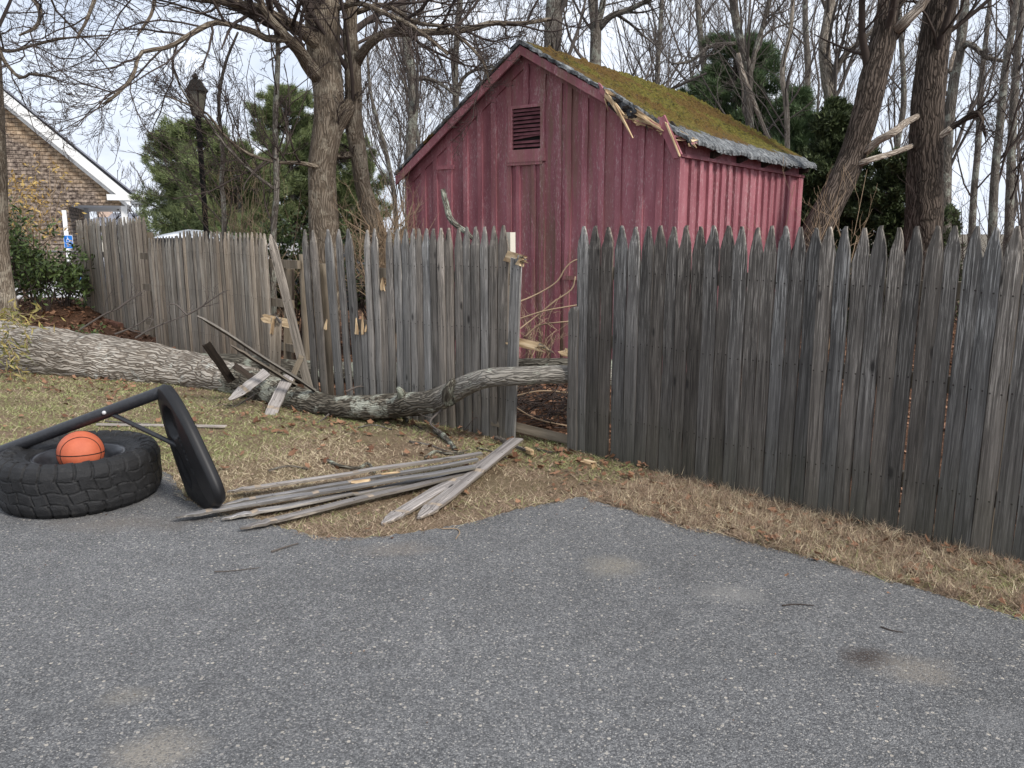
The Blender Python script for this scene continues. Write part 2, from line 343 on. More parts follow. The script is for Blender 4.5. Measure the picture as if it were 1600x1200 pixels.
def asph(nt, b):
    g = nd(nt, 'ShaderNodeNewGeometry').outputs['Position']
    vc = nd(nt, 'ShaderNodeTexVoronoi', {'Vector': g, 'Scale': 185.}); vs = nd(nt, 'ShaderNodeTexVoronoi', {'Vector': g, 'Scale': 62.})
    big = noise(nt, g, .7, 5, .6); mid = noise(nt, g, 4.5, 5, .65); fine = noise(nt, g, 260., 3, .7)
    gr = nd(nt, 'ShaderNodeSeparateColor', {0: vc.outputs['Color']})
    col = ramp(nt, gr.outputs[0], (.0, (.095, .096, .098)), (.5, (.18, .181, .182)), (.84, (.25, .25, .248)), (.95, (.34, .333, .32)), (1., (.46, .43, .385)))
    col = mix(nt, ramp(nt, vc.outputs['Distance'], (.45, 0.), (.8, .55)), col, (.055, .056, .058))
    sp_ = nd(nt, 'ShaderNodeSeparateColor', {0: vs.outputs['Color']})
    st = math_(nt, 'MULTIPLY', math_(nt, 'GREATER_THAN', sp_.outputs[0], .90), math_(nt, 'LESS_THAN', vs.outputs['Distance'], .36))
    col = mix(nt, math_(nt, 'MULTIPLY', st, .8), col, mix(nt, sp_.outputs[1], (.30, .29, .28), (.62, .56, .47)))
    col = mix(nt, 1., col, ramp(nt, big, (.3, .80), (.7, 1.06)), 'MULTIPLY')
    col = mix(nt, 1., col, ramp(nt, mid, (.3, .88), (.7, 1.1)), 'MULTIPLY')
    for (px, py, rx, ry, c, a) in STAINS:
        p = G(px, py); q = G(px+rx, py); e = G(px, py-ry)
        d = nd(nt, 'ShaderNodeVectorMath', {0: vmap(nt, g, (1/abs(q[0]-p[0]), 1/abs(e[1]-p[1]), 0), (-p[0]/abs(q[0]-p[0]), -p[1]/abs(e[1]-p[1]), 0))}, operation='LENGTH').outputs['Value']
        f = ramp(nt, math_(nt, 'ADD', d, math_(nt, 'MULTIPLY', math_(nt, 'SUBTRACT', mid, .5), 1.5)), (.25, a), (1.15, 0.))
        f = math_(nt, 'MULTIPLY', f, ramp(nt, gr.outputs[1], (.1, .35), (.6, 1.)))
        col = mix(nt, f, col, c)
    cr = voro(nt, nd(nt, 'ShaderNodeVectorMath', {0: g, 1: nd(nt, 'ShaderNodeVectorMath', {0: nd(nt, 'ShaderNodeTexNoise', {'Vector': g, 'Scale': 6.}).outputs['Color'], 1: (.25, .25, 0)}, operation='MULTIPLY').outputs[0]}, operation='ADD').outputs[0], .55, feature='DISTANCE_TO_EDGE')
    cf_ = math_(nt, 'MULTIPLY', ramp(nt, cr, (.002, .6), (.005, 0.)), ramp(nt, noise(nt, g, .5, 2), (.52, 0.), (.58, 1.)))
    cf_ = math_(nt, 'MULTIPLY', cf_, ramp(nt, noise(nt, g, 1.1, 2), (.5, 0.), (.6, .5)))
    col = mix(nt, cf_, col, (.05, .05, .05))
    return col, (math_(nt, 'ADD', math_(nt, 'MULTIPLY', vc.outputs['Distance'], -1.), fine), .005, .9)
STAINS = [(965, 888, 55, 22, (.27, .245, .20), .75), (1145, 930, 60, 18, (.30, .29, .27), .55), (1355, 1030, 50, 22, (.055, .042, .036), .95), (1430, 1050, 85, 28, (.27, .24, .20), .6),
          (240, 1180, 95, 40, (.31, .28, .235), .75), (200, 1090, 60, 20, (.30, .27, .22), .4), (620, 860, 80, 14, (.22, .18, .14), .4), (180, 820, 130, 16, (.20, .17, .14), .5), (1560, 1130, 70, 30, (.24, .24, .24), .3)]
M['asphalt'] = material('worn_asphalt', asph, .85, .3)
n = len(edge); near = np.array([(x, -3.) for x in edge[:, 0]])
top = np.column_stack((edge[:, :2], np.full(n, .006))); bot = np.column_stack((near, np.full(n, .006))); sk = np.column_stack((edge[:, 0], edge[:, 1]+.02, np.full(n, -.03)))
V = np.vstack((bot, top, sk)); i = np.arange(n-1)
MB().add(V, np.vstack((np.stack((i, i+1, n+i+1, n+i), 1), np.stack((n+i, n+i+1, 2*n+i+1, 2*n+i), 1)))).build('driveway', M['asphalt'])['kind'] = 'structure'
# light parking lot beyond the hedge, with a blue painted patch
M['lot'] = plain('pale_worn_pavement_and_window_light', (.42, .42, .43), (.60, .60, .60), 6.)
M['bluep'] = plain('blue_paint', (.06, .20, .48), (.12, .30, .60), 6.)
lot = MB().box((-34, 17.5, -.2), (-5.5, 46, .03)); tag(lot.build('parking_lot', M['lot']), kind='structure')
def along(L0, L1, px):
    """point of the ground line L0-L1 seen at column px (both at the ground)"""
    a = (px-800)/F
    d = L1-L0; lo, hi = -3., 4.
    f = lambda s: ((L0+d*s)[0])/((L0+d*s)[1]*cT)-a
    fl = f(lo)
    for _ in range(60):
        m_ = (lo+hi)/2; fm = f(m_)
        if (fm > 0) == (fl > 0): lo = m_
        else: hi = m_
    return L0+d*lo
# ------------------------------------------------------------------ fences
def picket_mesh(w, h, tip=.12, thick=.02, seed=0, broken=None, wob=.003, band=False):
    """front faces -Y, base at the origin; pointed top or a splintered one"""
    r = random.Random(seed); k = 9; mb = MB(); zs = [h*i/k for i in range(k)]
    prof = [(-.5, 0), (-.5, -.78), (-.28, -.97), (0, -1.03), (.28, -.97), (.5, -.78), (.5, 0)]
    V = []; bands = (h-tip-.045, h-.72)
    lvl = [(z, 1.) for z in np.linspace(0, h-tip, 7)]+[(h-tip*.66, .78), (h-tip*.34, .50), (h-tip*.10, .29), (h, .17)] if broken is None else [(z, 1.) for z in np.linspace(0, h-.001, 8)]
    if band: lvl = sorted(lvl+[(b+d, 1.) for b in bands for d in (-.017, .017) if b > .2])
    for li, (z, s) in enumerate(lvl):
        ox = wob*r.uniform(-1, 1); oy = wob*r.uniform(-1, 1); ww = w*s*(1+.03*r.uniform(-1, 1))
        if broken is not None and li == len(lvl)-1:
            V += [(ox+a*ww, b*thick, z+broken*r.uniform(-1, .6)) for a, b in prof]
        else: V += [(ox+a*ww, oy+b*thick*(1 if s == 1 else .6+.4*s), z) for a, b in prof]
    n = len(prof); q = []; mq = []
    for i in range(len(lvl)-1):
        bb_ = 1 if band and any(abs((lvl[i][0]+lvl[i+1][0])/2-b) < .012 for b in bands) else 0
        mq += [2, bb_, bb_, bb_, bb_, 2, bb_]
        for j in range(n):
            a = i*n+j; b = i*n+(j+1) % n; q.append((a, b, b+n, a+n))
    mb.add(V, q, m=mq, ng=None); mb.add(V, ng=[list(range(n))[::-1], [len(V)-n+j for j in range(n)]])
    return mb
def orient(o, z, x):
    z = Vector(z).normalized(); x = (Vector(x)-Vector(x).dot(z)*z).normalized(); y = z.cross(x)
    m = Matrix((x, y, z)).transposed().to_4x4(); m.translation = o.location if hasattr(o, 'location') else Vector((0, 0, 0)); return m
def fence(name, label, L0, L1, pk, mat, rails, posts=(), sink=.03):
    """pk: list of (px, top_py, w or None, lean, broken) from left to right; the fence stands on line L0-L1"""
    d = Vector(nrm(L1-L0)); rz = math.atan2(d.y, d.x); root = empty(name, L0, label, 'fence', rz=rz)
    inv = root.matrix_basis.inverted() if False else (Matrix.Translation(Vector(L0)) @ Matrix.Rotation(rz, 4, 'Z')).inverted()
    ss = []
    for p in pk:
        q = along(L0, L1, p[0]); ss.append((q, (inv @ Vector(q)).x))
    for i, p in enumerate(pk):
        q, s = ss[i]
        gaps = [abs(ss[j][1]-s) for j in (i-1, i+1) if 0 <= j < len(pk)]
        w = p[2] if len(p) > 2 and p[2] else min(.125, min(gaps)-.004 if gaps else .09)
        w = max(.05, w)
        zt = P(p[0], p[1], q[1])[2]; zb = float(mound(q[0], q[1]))-sink
        br = p[4] if len(p) > 4 else None
        o = picket_mesh(w, zt-zb, tip=R_.uniform(.125, .165), seed=R_.random(), broken=br).build('picket', [mat, M['band'], M['edge']], root)
        ln = p[3] if len(p) > 3 else 0
        o.location = (s-ln*(zt-zb), R_.uniform(-.004, .004), zb)
        o.rotation_euler = (R_.uniform(-.006, .006), ln+R_.uniform(-.005, .005), R_.uniform(-.03, .03))
    for (s0, s1, z) in rails:
        s1 = ss[-1][1]+.03 if s1 is None else s1
        ob = MB().box((0, .0065, -.04), (s1-s0, .042, .04)).build('rail', M['post'], root); ob.location = (s0, 0, z)
    for (s, h, m_) in posts:
        mb = MB(); trunk_tube(mb, [(0, 0, 0, .055), (0, 0, h*.5, .053), (0.005, 0, h, .05)], s=10, disp=.05)
        ob = mb.build('post', m_, root, True, True); ob.location = (s, .102, -.05)
    return root, ss
M['edge'] = wood('pale_board_edge', (.10, .088, .075), (.24, .215, .185), (.42, .38, .32), .3, 0.)
# right fence
A, B = G(914, 707.5), G(1580, 880)
pk = [(px, 354+R_.uniform(-2, 2)) for px in (914, 932.5, 950.5, 974, 994, 1013, 1032.5, 1053, 1072, 1094, 1116, 1139, 1162, 1185, 1208, 1229, 1252, 1276, 1300, 1325, 1351, 1378, 1406, 1434, 1464, 1494, 1526, 1558, 1591, 1627, 1665, 1706, 1750, 1798, 1850, 1908, 1972, 2044, 2125)]
fr, ss = fence('picket_fence', 'dark grey weathered picket fence at right, complete, running beside the dry verge', A, B, pk, M['wood_right'], [(-.02, None, .28), (-.02, None, .78), (-.02, None, 1.22)], [(.35, 1.35, M['post']), (2.4, 1.35, M['post'])])
q = along(A, B, 903); inv = (Matrix.Translation(Vector(A)) @ Matrix.Rotation(math.atan2((B-A)[1], (B-A)[0]), 4, 'Z')).inverted()
o = picket_mesh(.085, P(903, 482, q[1])[2]+.03, seed=5, broken=.035).build('picket', [M['wood_mid'], M['band'], M['edge']], fr); o.location = (inv @ Vector(q)) + Vector((0, -.018, -.03))
tag(o, 'shorter paler grey picket with its top snapped off')
# middle fence
A2, B2 = G(480, 623), G(787, 684)
mp = [(477, 358, .078, -.035), (489, 359, .085, -.045), (513, 358, .095, -.05), (529, 358, .075, -.05), (543, 357, .09, -.05), (554, 517, .072, 0, .03), (565, 514, .072, 0, .05), (576, 359, .07, 0), (586.5, 357, .072, -.01),
      (597, 449, .07, 0, .03), (608, 357), (621, 358), (632.5, 357), (644, 357), (655, 357), (667, 357), (679, 357), (691, 356), (703.5, 356), (717, 356), (730, 354), (744, 354), (758, 354), (771, 353), (787, 352)]
fm, ss2 = fence('picket_fence', 'grey weathered picket fence in the middle with gaps and snapped pickets', A2, B2, mp, M['wood_mid'], [(.75, 2.32, .28), (.6, 2.32, .72), (.85, 2.36, 1.15)], [(.17, 1.25, M['post'])])
inv2 = (Matrix.Translation(Vector(A2)) @ Matrix.Rotation(math.atan2((B2-A2)[1], (B2-A2)[0]), 4, 'Z')).inverted()
def seg_obj(name, p0, p1, w, t, mat, parent=None, up=(0, -1, .15), jag=0., seed=0, k=6, tap=1.):
    """board from p0 to p1 (world or parent-local), broad face towards 'up', splintered ends"""
    p0 = Vector(p0); p1 = Vector(p1); L = (p1-p0).length; r = random.Random(seed); V = []; n = 6
    for i in range(k+1):
        z = L*i/k
        for j in range(n):
            x = w*(j/(n-1)-.5)*(1-(1-tap)*(i/k)**1.3)+(1-tap)*w*.25*math.sin(3*i/k+seed); e = 0
            if jag and i in (0, k): e = (1 if i == k else -1)*r.uniform(-jag, jag)
            V.append((x, -t/2, z+e)); V.append((x, t/2, z+e*r.uniform(.3, 1)))
    mb = MB(); Q = []; s = 2*n
    for i in range(k):
        for j in range(n-1):
            a = i*s+2*j; Q += [(a, a+2, a+2+s, a+s), (a+1, a+1+s, a+3+s, a+3)]
        Q += [(i*s, i*s+s, i*s+s+1, i*s+1), (i*s+s-2, i*s+s-1, i*s+2*s-1, i*s+2*s-2)]
    for e, fl in ((0, 0), (k, 1)):
        for j in range(n-1):
            a = e*s+2*j; Q.append((a, a+2, a+3, a+1) if fl else (a, a+1, a+3, a+2))
    mb.add(V, Q); o = mb.build(name, mat, parent, fix=True)
    z = (p1-p0).normalized(); y = -Vector(up); y = (y-y.dot(z)*z).normalized(); x = y.cross(z)
    m = Matrix((x, y, z)).transposed().to_4x4(); m.translation = p0; o.matrix_basis = m
    return o
def loc2(p): return inv2 @ Vector(p)
# leaning end board, torn rail ends and splinters of the middle fence
o = seg_obj('picket', loc2(P(797, 690, 5.62)), loc2(P(807, 404, 5.5)), .085, .02, M['wood_mid'], fm, (0, -1, 0), .015, 3); tag(o, 'leaning end picket whose tip is snapped off')
seg_obj('rail', loc2(P(786, 398, 5.7)), loc2(P(818, 408, 5.45)), .075, .035, M['raw'], fm, (0, -1, .2), .03, 4)['label'] = 'torn yellow end of the top rail'
seg_obj('rail', loc2(P(801, 533, 5.62)), loc2(P(848, 543, 5.55)), .06, .035, M['raw'], fm, (0, -1, .2), .05, 5)['label'] = 'split yellow end of the middle rail'
seg_obj('rail', loc2(P(770, 658, 5.72)), loc2(P(905, 691, 5.4)), .065, .04, M['post'], fm, (0, -1, .3), 0, 6)['label'] = 'bottom rail still crossing the gap'
for (px, py, py2, w, sd) in ((556, 522, 498, .04, 1), (566, 522, 489, .03, 2), (598, 454, 434, .05, 3), (571, 518, 508, .015, 5), (509, 515, 500, .04, 4)):
    qq = along(A2, B2, px); seg_obj('splinter', loc2(P(px, py, qq[1]-.02)), loc2(P(px+1, py2, qq[1])), w, .008, M['raw'], fm, (0, -1, 0), .008, sd, 4, .15)
o = seg_obj('end_post', loc2(P(797, 480, 5.75)), loc2(P(796, 363, 5.75)), .06, .06, M['offw'], fm, (0, -1, 0), 0, 2)
seg_obj('rail', Vector(inv @ Vector(P(878, 549, 5.35))), Vector(inv @ Vector(P(925, 560, 5.35))), .05, .035, M['raw'], fr, (0, -1, .1), .03, 8)['label'] = 'split yellow rail stub beside the gap'
# left fence and the far taller one
A3, B3 = G(230, 537), np.array((-2.44, 8.25, 0.))
lp = []
px = 233.
while px < 420:
    top_y = np.interp(px, [230, 278, 284, 300, 345, 420], [372, 369, 361, 360, 362, 364]); lp.append((px, top_y+R_.uniform(-1.2, 1.2))); px += np.interp(px, [230, 420], [4.1, 6.9])
fl, ss3 = fence('picket_fence', 'tan grey picket fence at left standing behind the thick log', A3, B3, lp, M['wood_left'], [(0, 3.6, .3), (0, 3.6, .75), (0, 3.75, 1.15)], [(3.72, 1.3, M['post'])])
A4, B4 = np.array((-7.4, 13.8, 0.)), np.array((-4.93, 10.95, 0.))
lp = []; px = 122.
while px < 229:
    lp.append((px, np.interp(px, [120, 135, 229], [346, 342, 338.5])+R_.uniform(-1.5, 1.5))); px += np.interp(px, [120, 229], [3.6, 5.2])
ff, ss4 = fence('picket_fence', 'tallest tan picket fence at far left beside the leaf covered mound', A4, B4, lp, M['wood_left'], [(0, 3.7, .5), (0, 3.7, 1.1), (0, 3.7, 1.5)], [(.1, 1.5, M['post']), (3.6, 1.5, M['post'])], sink=-.0)
# stub picket and leaning posts in the left break
gp = empty('broken_picket', G(432, 590), 'short stub pickets with snapped tops in the break left of the middle fence', 'broken picket')
def lo(p, r): return Vector(p)-Vector(r.location)
seg_obj('picket', lo(P(429, 600, 7.6), gp), lo(P(432, 497, 7.6), gp), .10, .02, M['wood_left'], gp, (0, -1, 0), .03, 12)
seg_obj('splinter', lo(P(424, 522, 7.58), gp), lo(P(428, 496, 7.58), gp), .03, .012, M['raw'], gp, (0, -1, 0), .012, 13)
o = empty('fence_post', P(448, 560, 8.2), 'square tan post with a flat top standing in the break behind the stubs', 'post')
seg_obj('post_shaft', (0, 0, -.4), Vector(P(452, 420, 8.2))-o.location, .085, .085, M['post'], o, (0, -1, 0), 0, 1)
tag(seg_obj('fence_rail', P(412, 497, 8.1), P(462, 508, 7.8), .085, .04, M['raw'], None, (0, -1, .2), .04, 21), 'yellowish split rail lying across the break in the left fence', 'rail')
# ------------------------------------------------------------------ red shed
CN = P(1060, 240, 7.94); SW, SL = 3.62, 3.92
ax = Vector((.811, -.585, 0)).normalized(); ay = Vector((.585, .811, 0)).normalized()
OR = Vector((CN[0], CN[1], 0))-ax*SW
shed = empty('red_shed', OR, 'dark red board and batten shed with mossy grey roof and a smashed corner', 'shed', rz=math.atan2(ax.y, ax.x))
MS = Matrix.Translation(OR) @ Matrix.Rotation(math.atan2(ax.y, ax.x), 4, 'Z'); IS = MS.inverted()
def hitl(px, py, axis, val):
    """local shed coordinates where the sight line crosses the plane axis=val"""
    a = IS @ Vector((0, 0, H)); b = IS @ Vector(np.array((0, 0, H))+ray(px, py)); d = b-a; t = (val-a[axis])/d[axis]; return a+d*t
def sf(px, py, y=0.): return hitl(px, py, 1, y)
def ss_(px, py, x=SW): return hitl(px, py, 0, x)
RZ = 3.42; XR = 1.87; XL = .12; TL, TS = .685, .56
def roofz(x): return RZ-(TS*(x-XR) if x > XR else TL*(XR-x))
def paint(name, fade):
    def fn(nt, b):
        v, rnd = obj_vec(nt); o = nd(nt, 'ShaderNodeTexCoord').outputs['Object']
        g = nd(nt, 'ShaderNodeNewGeometry').outputs['Position']; sp = nd(nt, 'ShaderNodeSeparateXYZ', {0: o})
        n1 = noise(nt, vmap(nt, g, (9, 9, 1.2)), 1., 5, .6); n2 = noise(nt, g, 2.2, 4); n3 = noise(nt, vmap(nt, g, (90, 90, 22)), 1., 5, .75)
        col = mix(nt, ramp(nt, n1, (.3, 0.), (.7, 1.)), (.23, .074, .090), (.34, .125, .146))
        col = mix(nt, ramp(nt, n2, (.4, 0.), (.7, fade)), col, (.37, .15, .17))
        col = mix(nt, 1., col, ramp(nt, rnd, (0., .85), (1., 1.12)), 'MULTIPLY')
        bd = noise(nt, vmap(nt, g, (4.5, 4.5, .3)), 1., 2)
        col = mix(nt, 1., col, ramp(nt, bd, (.35, .82), (.65, 1.14)), 'MULTIPLY')
        sc_ = ramp(nt, math_(nt, 'ADD', n3, math_(nt, 'MULTIPLY', n1, .35)), (.73, 0.), (.81, .8))
        col = mix(nt, sc_, col, (.46, .31, .31))
        gp_ = nd(nt, 'ShaderNodeSeparateXYZ', {0: g})
        sp2 = math_(nt, 'ABSOLUTE', math_(nt, 'SUBTRACT', gp_.outputs['X'], .45))
        al = math_(nt, 'MULTIPLY', ramp(nt, sp2, (.1, 1.), (.85, 0.)), ramp(nt, gp_.outputs['Z'], (.0, 1.), (1., .45)))
        al = math_(nt, 'MULTIPLY', al, ramp(nt, noise(nt, vmap(nt, g, (12, 12, .9)), 1., 5, .7), (.47, 0.), (.56, .9)))
        al = math_(nt, 'MULTIPLY', al, ramp(nt, gp_.outputs['Z'], (.0, 1.), (.22, 1.)))
        col = mix(nt, al, col, mix(nt, n3, (.07, .072, .03), (.22, .205, .11)))
        return col, (math_(nt, 'ADD', n3, n1), .004, .8)
    return material(name, fn, .68, .35)
M['red'] = paint('faded_red_paint', .6); M['red_side'] = M['red']
# walls: every board of the front stays in the wall's own mesh, battens are parts
mb = MB(); ytop = lambda x: roofz(x)-.05
mb.prism([(XL, .03, 0), (SW, .03, 0), (SW, .03, ytop(SW)), (XR, .03, ytop(XR)), (XL, .03, ytop(XL))], (0, -.03, 0))
mb.build('front_wall', M['red'], shed, fix=True)
mb = MB().box((SW-.03, .031, 0), (SW, SL, ytop(SW)-.02)); mb.build('side_wall', M['red'], shed)
mb = MB().box((XL, .031, 0), (XL+.03, SL, ytop(XL)-.03)); mb.build('side_wall', M['red'], shed)
MB().prism([(XL+.031, SL+.03, 0), (SW-.031, SL+.03, 0), (SW-.031, SL+.03, ytop(SW)-.02), (XR, SL+.03, ytop(XR)), (XL+.031, SL+.03, ytop(XL))], (0, -.03, 0)).build('back_wall', M['red'], shed, fix=True)
vent = [sf(803, 171), sf(847, 171), sf(846, 232), sf(804, 232)]
vx0, vx1, vz0, vz1 = vent[0].x, vent[1].x, vent[3].z, vent[0].z
def batten(x, z0, z1, w, y0=-.024, par=shed, nm='batten'):
    mb = MB(); k = 7; V = []; rr = random.Random(x*99)
    for i in range(k):
        z = z0+(z1-z0)*i/(k-1); dx = rr.uniform(-.004, .004); ww = w*(1+rr.uniform(-.06, .06)); slope = (-TS if x > XR else TL)*ww/2 if i == k-1 and z1 > 2. else 0
        V += [(x-ww/2+dx, 0, z-slope), (x-ww/2+dx, y0, z-slope), (x+ww/2+dx, y0, z+slope), (x+ww/2+dx, 0, z+slope)]
    q = []
    for i in range(k-1):
        for j in range(3): a = i*4+j; q.append((a, a+1, a+5, a+4))
    mb.add(V, q, ng=[[(k-1)*4+j for j in range(4)], [3, 2, 1, 0]]); return mb.build(nm, M['red'], par, fix=True)
for i, px in enumerate((644, 663, 682, 704, 729, 752, 773, 797, 823, 849, 874, 889, 914, 941, 967, 1001, 1031, 1057)):
    x = sf(px, 300).x
    z1 = ytop(x)-.04
    wd = .065
    if vx0-.06 < x < vx1+.06:
        batten(x, vz1+.03, z1, wd)
        if px != 823: batten(x, .05, vz0-.16, wd)
    else: batten(min(max(x, XL+.035), SW-.035), .05, z1, wd)
# louvred vent, small hatch outlines, sill boards
mb = MB()
for a, b_ in (((vx0-.055, -.034, vz0-.02), (vx0, -.001, vz1+.03)), ((vx1, -.034, vz0-.02), (vx1+.05, -.001, vz1+.03)), ((vx0, -.034, vz1), (vx1, -.001, vz1+.03))): mb.box(a, b_)
vf = mb.build('vent_frame', M['red'], shed)
MB().box((vx0-.06, -.04, vz0-.15), (vx1+.06, -.001, vz0-.021)).build('vent_sill', M['red'], shed)
MB().box((vx0, -.006, vz0-.02), (vx1, -.0015, vz1)).build('vent_shade_panel', plain('painted_vent_shade', (.004, .003, .003), (.008, .006, .006)), shed)  # near-black panel on the wall, painted shade behind the louvres
M['redd'] = plain('dusty_dark_red', (.085, .025, .032), (.19, .075, .085), 9.)
for i in range(10):
    z = vz0+(vz1-vz0)*(i+.4)/10.; mb = MB(); sl_ = .012 if i != 2 else -.004
    mb.prism([(vx0+.001, -.030, z-.012), (vx0+.001, -.024, z-.014), (vx0+.001, -.008, z+.012), (vx0+.001, -.014, z+.016)], (vx1-vx0-.002, 0, .03 if i == 2 else R_.uniform(-.003, .003))); mb.build('vent_slat', M['redd'], shed, fix=True)
for (pa, pb) in (((685, 262), (712, 262)), ((882, 433), (925, 433)), ((794, 256), (850, 256))):
    a = sf(*pa); b_ = sf(*pb); MB().box((a.x, -.036, a.z-.025), (b_.x, -.0245 if pa[0] != 794 else -.001, a.z+.02)).build('cross_batten', M['red'], shed)
dx0, dx1 = sf(797, 300).x+.03, sf(823, 300).x
hg = batten(sf(835, 300).x, .05, vz0-.16, .05); batten(sf(811, 300).x, .05, vz0-.16, .05)
# corner boards, side battens and frieze
for i, px in enumerate((1077, 1091, 1105, 1116, 1125.5, 1136, 1146, 1158, 1170, 1182, 1192, 1202, 1211, 1221, 1229)):
    y = ss_(px, 300).y; mb = MB(); zt = 2.17
    V = []; ww = .085 if i % 3 else .07; k = 6
    for j in range(k):
        z = .05+(zt-.05)*j/(k-1); d = R_.uniform(-.004, .004); V += [(SW, y-ww/2+d, z), (SW+.03, y-ww/2+d, z), (SW+.03, y+ww/2+d, z), (SW, y+ww/2+d, z)]
    q = [(j*4+c, j*4+c+1, j*4+c+5, j*4+c+4) for j in range(k-1) for c in range(3)]
    mb.add(V, q, ng=[[(k-1)*4+j for j in range(4)]]); mb.build('side_batten', M['red'], shed, fix=True)
MB().box((SW, -.028, .03), (SW+.034, .075, 2.17)).build('corner_board', M['red'], shed)
MB().box((SW, SL-.16, .03), (SW+.034, SL+.03, 2.17)).build('corner_board', M['red'], shed)
MB().box((SW, .12, 2.205), (SW+.02, SL+.02, 2.325)).build('frieze', M['red'], shed)
MB().box((SW, -.02, 2.172), (SW+.05, SL+.03, 2.203)).build('frieze_moulding', M['red'], shed)
MB().box((XL-.032, -.028, .03), (XL-.001, .075, 2.10)).build('corner_board', M['red'], shed)
# rafters ends under the right eave
for yy in (.75, 1.5, 2.3, 3.1, 3.8):
    MB().prism([(SW+.021, yy-.025, 2.20), (SW+.021, yy-.025, 2.27), (SW+.15, yy-.025, roofz(SW+.15)-.06), (SW+.13, yy-.025, roofz(SW+.13)-.13)], (0, .05, 0)).build('rafter_tail', M['wood_dark'], shed, fix=True)
# roof
def moss(nt, b):
    o = nd(nt, 'ShaderNodeTexCoord').outputs['Object']; sp = nd(nt, 'ShaderNodeSeparateXYZ', {0: o})
    n1 = noise(nt, o, 2.2, 6, .65); n2 = noise(nt, o, 22., 6, .75); n3 = noise(nt, o, 60., 5, .7)
    grey = ramp(nt, noise(nt, vmap(nt, o, (7, 34, 7)), 1., 6, .75), (.36, (.035, .038, .042)), (.5, (.17, .18, .185)), (.66, (.42, .43, .43)))
    mc = mix(nt, ramp(nt, n2, (.3, 0.), (.7, 1.)), (.028, .027, .007), (.225, .195, .045))
    mc = mix(nt, ramp(nt, noise(nt, vmap(nt, o, (1.3, 1.3, 1.3), (3, 1, 0)), 1., 4), (.42, 0.), (.56, .9)), mc, mix(nt, n2, (.06, .034, .011), (.20, .12, .042)))
    e = math_(nt, 'SUBTRACT', SW+.14, sp.outputs['X'])            # distance to the eave
    e2 = math_(nt, 'ADD', sp.outputs['Y'], .15)
    f = math_(nt, 'MULTIPLY', ramp(nt, e, (.04, 0.), (.34, 1.)), ramp(nt, e2, (.0, .35), (.2, 1.)))
    f = ramp(nt, math_(nt, 'ADD', f, math_(nt, 'MULTIPLY', math_(nt, 'SUBTRACT', n1, .5), 1.5)), (.46, 0.), (.58, 1.))
    f = math_(nt, 'MULTIPLY', f, ramp(nt, n2, (.28, .4), (.42, 1.)))
    cs_ = math_(nt, 'FRACT', math_(nt, 'MULTIPLY', sp.outputs['X'], 8.43))
    grey = mix(nt, 1., grey, ramp(nt, cs_, (.0, .35), (.12, 1.)), 'MULTIPLY')
    return mix(nt, f, grey, mc), (math_(nt, 'ADD', math_(nt, 'MULTIPLY', n3, .6), math_(nt, 'MULTIPLY', math_(nt, 'ADD', n2, f), 1.)), .03)
M['roof'] = material('mossy_shingles', moss, .95, .15)
def roof_slope(side):
    nxx, nyy = 170, 280; V = []; ov = .15
    for i in range(nxx+1):
        u = i/nxx; RW = SW-XR+.17 if side > 0 else XR-XL+.09; TT = TS if side > 0 else TL; xr = u*RW                  # horizontal distance from ridge
        for j in range(nyy+1):
            y0 = -.17; y1 = SL+.16
            dmg = 0.
            if side > 0 and xr > .92: dmg = .02*min(1, (xr-.92)/.35)+.015*fnoise((xr*5, 0, 0), 1.5)
            y = y0+dmg+(y1-y0-dmg)*j/nyy; v = j/nyy
            x = XR+side*xr; course = (xr*1.18/.14) % 1.
            z = RZ-TT*xr+.012*(course)-.006+.006*fnoise((x*3, y*3, 1), 1.)+.012*fnoise((x*11, y*11, 5), 1.)+(.05*max(0, fnoise((x*15, y*15, 8), 1.2, 2))*min(1, max(0, (RW-xr-.3)/.2))*min(1, max(0, (y-.0)/.25)))
            ed = max(0, (xr-RW+.29)/.29)
            if side > 0:
                z += ed**2*(.030*fnoise((y*2.3, 3, 0), 1.)-.02-.01*abs(math.sin(y*5.)))
                z -= .03*math.sin(math.pi*min(1, v))*u
                if j < 7: z -= .008*(7-j)/7*abs(fnoise((xr*9, 2, 0), 1.))*2
                if i >= nxx-3: x += .03*fnoise((y*6, 9, 0), 1.)*(1+i-nxx+3)/4
            V.append((x, y, z))
    V = np.array(V); n_ = len(V); idx = np.arange(n_).reshape(nxx+1, nyy+1)
    Q = np.stack((idx[:-1, :-1], idx[:-1, 1:], idx[1:, 1:], idx[1:, :-1]), -1).reshape(-1, 4)
    lo_ = V-np.array([0, 0, .032]); rim = np.concatenate((idx[0], idx[1:, -1], idx[-1, ::-1][1:], idx[:0:-1, 0])); r2 = np.roll(rim, -1)
    mb = MB().add(np.vstack((V, lo_)), np.vstack((Q, Q[:, ::-1]+n_, np.stack((rim, r2, r2+n_, rim+n_), 1))))
    return mb.build('roof_slope', M['roof'], shed, fix=True)
roof_slope(1); roof_slope(-1)
MB().prism([(XR-.12, -.17, RZ-.064), (XR, -.17, RZ+.008), (XR+.12, -.17, RZ-.066), (XR, -.17, RZ-.012)], (0, SL+.33, 0)).build('ridge_cap', M['roof'], shed, fix=True)
def rake(x0, x1, y, drop0, drop1, t=.025):
    return MB().prism([(x0, y, roofz(x0)-drop0), (x1, y, roofz(x1)-drop0), (x1, y, roofz(x1)-drop1), (x0, y, roofz(x0)-drop1)], (0, t, 0)).build('rake_board', M['red'], shed, fix=True)
xb = sf(946, 138, -.16).x
rake(XL-.08, XR, -.155, .05, .15); rake(XR+.001, xb, -.155, .05, .14)
